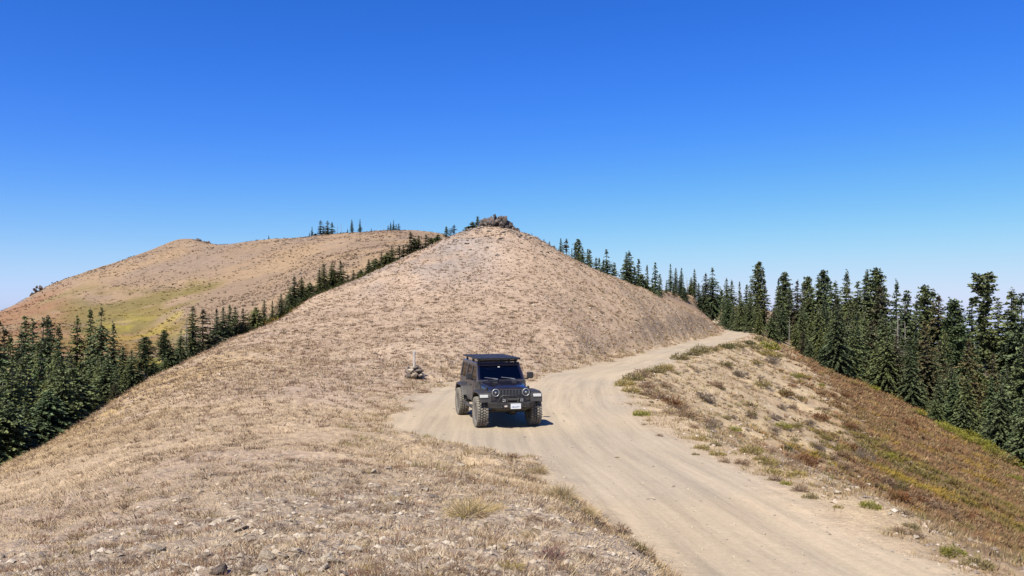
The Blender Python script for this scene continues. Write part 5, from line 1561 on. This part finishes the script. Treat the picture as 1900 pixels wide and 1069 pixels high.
# bunchgrass all over the cone
wt = AREA * (is_hill & INV & (qr > 20) & (qr < 150)) * (qE > .3) / np.maximum(qr, 40) ** 1.2 * (.35 + .65 * smooth(26, 46, qr))
P, qi, R = scatter(46000, wt, 13)
cl = fbm(P[:, 0] * .5, P[:, 1] * .5, 217, 3)
k = (cl > .40) | (R.random(len(P)) < .35); P = P[k]; r = np.hypot(P[:, 0], P[:, 1])
rt = smooth(-4, 12, P[:, 0])
col = pick(R, len(P), [(.34, .245, .175), (.25, .175, .125), (.47, .355, .255), (.57, .44, .32)], [3, 2.6, 2.4, 1.7])
col = col * (1 - .35 * rt[:, None]) + np.array([.40, .28, .14]) * .35 * rt[:, None]
sz = .55 + .8 * R.random(len(P)) ** 2
tufts('bunchgrass', 'dry bunchgrass tufts dotting the cone', P, R, 12, .15 * sz, .14 * sz, .009 + .00034 * r, col, lean=1.1)
# grey stones strewn over the near slope and cone
def strewn(name, label, P, R, w, col, mat):
    n = len(P); k = 7
    d = R.normal(0, 1, (n, k, 3)); d /= np.linalg.norm(d, axis=2, keepdims=True)
    tet = np.array([(1, 0, 0), (-.5, .87, 0), (-.5, -.87, 0), (.1, 0, .75), (-.7, .1, .3), (.5, .6, .35), (.3, -.7, .3)])
    a = R.random(n) * 6.28; ca, sa = np.cos(a)[:, None], np.sin(a)[:, None]
    B = tet[None] * (.75 + .5 * R.random((n, k, 3))) * w[:, None, None] * .5
    V = np.stack([B[..., 0] * ca - B[..., 1] * sa, B[..., 0] * sa + B[..., 1] * ca, B[..., 2] * .8 - .0 * B[..., 2]], -1) + P[:, None]
    fc = np.array([(0, 5, 3), (5, 1, 3), (1, 4, 3), (4, 2, 3), (2, 6, 3), (6, 0, 3), (0, 1, 5), (1, 2, 4), (2, 0, 6)])
    Fq = (np.arange(n)[:, None, None] * k + fc[None]).reshape(-1, 3)
    o = mesh_np(name, V.reshape(-1, 3), [Fq], mat, attrs={'tint': np.repeat(col, k, 0)})
    return tag(o, label, None, None, 'stuff')
M_GRIT = NT('strewn_stone'); M_GRIT = M_GRIT.fin(M_GRIT.attr('tint'), .9, 0, .2)
wt = AREA * (is_hill & INV & (qy > 1.5) & (qr < 24)) * (qE > .1) / np.maximum(qr, 4) ** 1.8 * (.07 + qK + .5 * smooth(.55, .7, fbm(qx * .5, qy * .5, 219, 3)))
P, qi, R = scatter(9500, wt, 14)
col = pick(R, len(P), [(.46, .385, .295), (.37, .305, .235), (.27, .22, .17), (.53, .46, .375)], [3, 3, 2, 1.6])
strewn('loose_stones', 'small loose stones strewn through the near grass', P, R, .012 + .085 * R.random(len(P)) ** 4.0 + .02 * R.random(len(P)), col, M_GRIT)
wt = AREA * (INV & (qr < 130) & ((is_hill & (qr > 36) & (qE > .3)) | (is_fill & (qd > .3) & (qd < 16)))) / np.maximum(qr, 12) ** 1.5
P, qi, R = scatter(17000, wt, 15)
col = pick(R, len(P), [(.46, .37, .29), (.36, .29, .235), (.26, .21, .175), (.56, .48, .40)], [3, 3, 3, 1.3])
strewn('scree', 'scattered scree on the cone and the sandy fill', P, R, (.05 + .22 * R.random(len(P)) ** 3) * (.5 + np.hypot(P[:, 0], P[:, 1]) / 90), col, M_GRIT)
wt = AREA * (is_hill & INV) * np.exp(-(((qx + 1.2) / 5.5) ** 2 + ((qy - 89) / 5) ** 2))
P, qi, R = scatter(420, wt, 31)
col = pick(R, len(P), [(.22, .18, .155), (.30, .25, .21), (.16, .125, .11)], [3, 2, 2])
strewn('summit_scree', 'broken rock shed from the outcrop on top of the cone', P, R, .15 + .55 * R.random(len(P)) ** 3, col, M_GRIT)
wt = AREA * (is_road & INV & (qy > 5) & (qr < 70)) / np.maximum(qr, 8) ** 1.6 * (.25 + smooth(-.9, -.1, qE))
P, qi, R = scatter(2600, wt, 16)
col = pick(R, len(P), [(.48, .40, .30), (.36, .31, .25), (.27, .23, .19)], [3, 3, 1.5])
strewn('road_gravel', 'loose gravel on the dirt road', P, R, (.012 + .05 * R.random(len(P)) ** 5) * (1 + np.hypot(P[:, 0], P[:, 1]) / 40), col, M_GRIT)
# tan verge grass along both road edges
wt = AREA * (INV & (qr < 130) & ~is_road & (((qE > .0) & (qE < 1.6)) | (is_fill & (qd > .2) & (qd < 6)))) / np.maximum(qr, 7) ** 1.5
P, qi, R = scatter(9000, wt, 17)
k = fbm(P[:, 0] * .8, P[:, 1] * .8, 221, 3) > .47; P = P[k]; r = np.hypot(P[:, 0], P[:, 1])
col = pick(R, len(P), [(.46, .34, .20), (.36, .25, .15), (.34, .29, .13), (.52, .41, .26)], [3, 2, 1.4, 2])
tufts('verge_grass', 'sparse dry grass along the road verges', P, R, 12, (.045 + .06 * R.random(len(P))) * (1 + r / 70), (.07 + .07 * R.random(len(P))) * (1 + r / 60), .003 + .0004 * r, col)
# low dry tufts peppering the sandy fill
wt = AREA * (INV & is_fill & (qr < 120) & (qd > .8) & (qd < 15)) / np.maximum(qr, 16) ** 1.2
P, qi, R = scatter(1500, wt, 33)
k = fbm(P[:, 0] * .35, P[:, 1] * .35, 241, 3) > .42; P = P[k]; r = np.hypot(P[:, 0], P[:, 1])
col = pick(R, len(P), [(.24, .165, .11), (.19, .145, .11), (.22, .19, .09), (.34, .26, .15)], [3, 2, 2, 2])
sz = .5 + .9 * R.random(len(P)) ** 2
tufts('slope_tufts', 'low dry tufts peppering the sandy slope', P, R, 40, .17 * sz, .20 * sz, .004 + .0003 * r, col, lean=1.1)
# red-brown brush on the lower right slope
wt = AREA * (INV & is_fill & (qr < 165) & (qd > 4) & (qd < 34)) * np.clip(qB, 0, 1) ** 1.5 / np.maximum(qr, 16) ** 1.25
P, qi, R = scatter(17000, wt, 18)
n1 = fbm(P[:, 0] * .14, P[:, 1] * .14, 223, 3); n2 = fbm(P[:, 0] * .4, P[:, 1] * .4, 225, 3); r = np.hypot(P[:, 0], P[:, 1])
col = pick(R, len(P), [(.33, .18, .095), (.28, .175, .10), (.42, .27, .14), (.28, .21, .10), (.50, .37, .20)], [3, 3, 2, 1.6, .8])
g1 = np.clip(smooth(.38, .54, n1) * smooth(85, 40, r) + .6 * smooth(.45, .6, n2) * smooth(.3, .6, P[:, 0] / P[:, 1] - .2), 0, 1)[:, None]; col = col * (1 - g1) + pick(R, len(P), [(.20, .18, .04), (.28, .23, .045), (.14, .135, .04)], [2, 2, 2]) * g1
g2 = smooth(.66, .72, n2)[:, None] * .7; col = col * (1 - g2) + np.array([.42, .28, .05]) * g2
sz = .7 + .8 * R.random(len(P))
tufts('red_brush', 'red-brown and golden autumn brush below the sandy slope', P, R, 20, .25 * sz * (.6 + r / 150), .32 * sz * (.6 + r / 150), .009 + .00045 * r, col, lean=1.3)
# green-gold undergrowth below the trees on the left
wt = AREA * (INV & is_hill & (qx < -14) & (qr < 150)) * (qx < shoulder_x(qy) - 2.0) / np.maximum(qr, 25) ** 1.2
P, qi, R = scatter(9000, wt, 19)
n1 = fbm(P[:, 0] * .12, P[:, 1] * .12, 227, 3); r = np.hypot(P[:, 0], P[:, 1])
col = pick(R, len(P), [(.10, .115, .035), (.14, .13, .04), (.075, .085, .03)], [2, 2, 2]); g = smooth(.56, .66, n1)[:, None]; col = col * (1 - g) + np.array([.32, .22, .05]) * g
tufts('valley_undergrowth', 'green and ochre undergrowth below the left-hand trees', P, R, 16, .22 + .3 * R.random(len(P)), .45 + .3 * R.random(len(P)), .012 + .0005 * r, col, lean=1.3)
# low brush speckling the far hill
wt = AREA * (INV & is_far & (qr < 450) & (qx < 60)) / np.maximum(qr, 150) ** 1.2
P, qi, R = scatter(22000, wt, 20)
r = np.hypot(P[:, 0], P[:, 1]); t = TINT[qi]
k = (fbm(P[:, 0] * .05, P[:, 1] * .05, 229, 4) > .48) | (R.random(len(P)) < .25); P, r, t = P[k], r[k], t[k]
tufts('hill_brush', 'low dry brush speckling the far hill', P, R, 8, .22 + .5 * R.random(len(P)) ** 3, .3 + .7 * R.random(len(P)) ** 3, .08 + .0003 * r, t * (.62 + .45 * R.random((len(P), 1))), lean=1.0)
for o in list(COL.objects):
    for k in ('px', 'tone'):
        if k in o: del o[k]
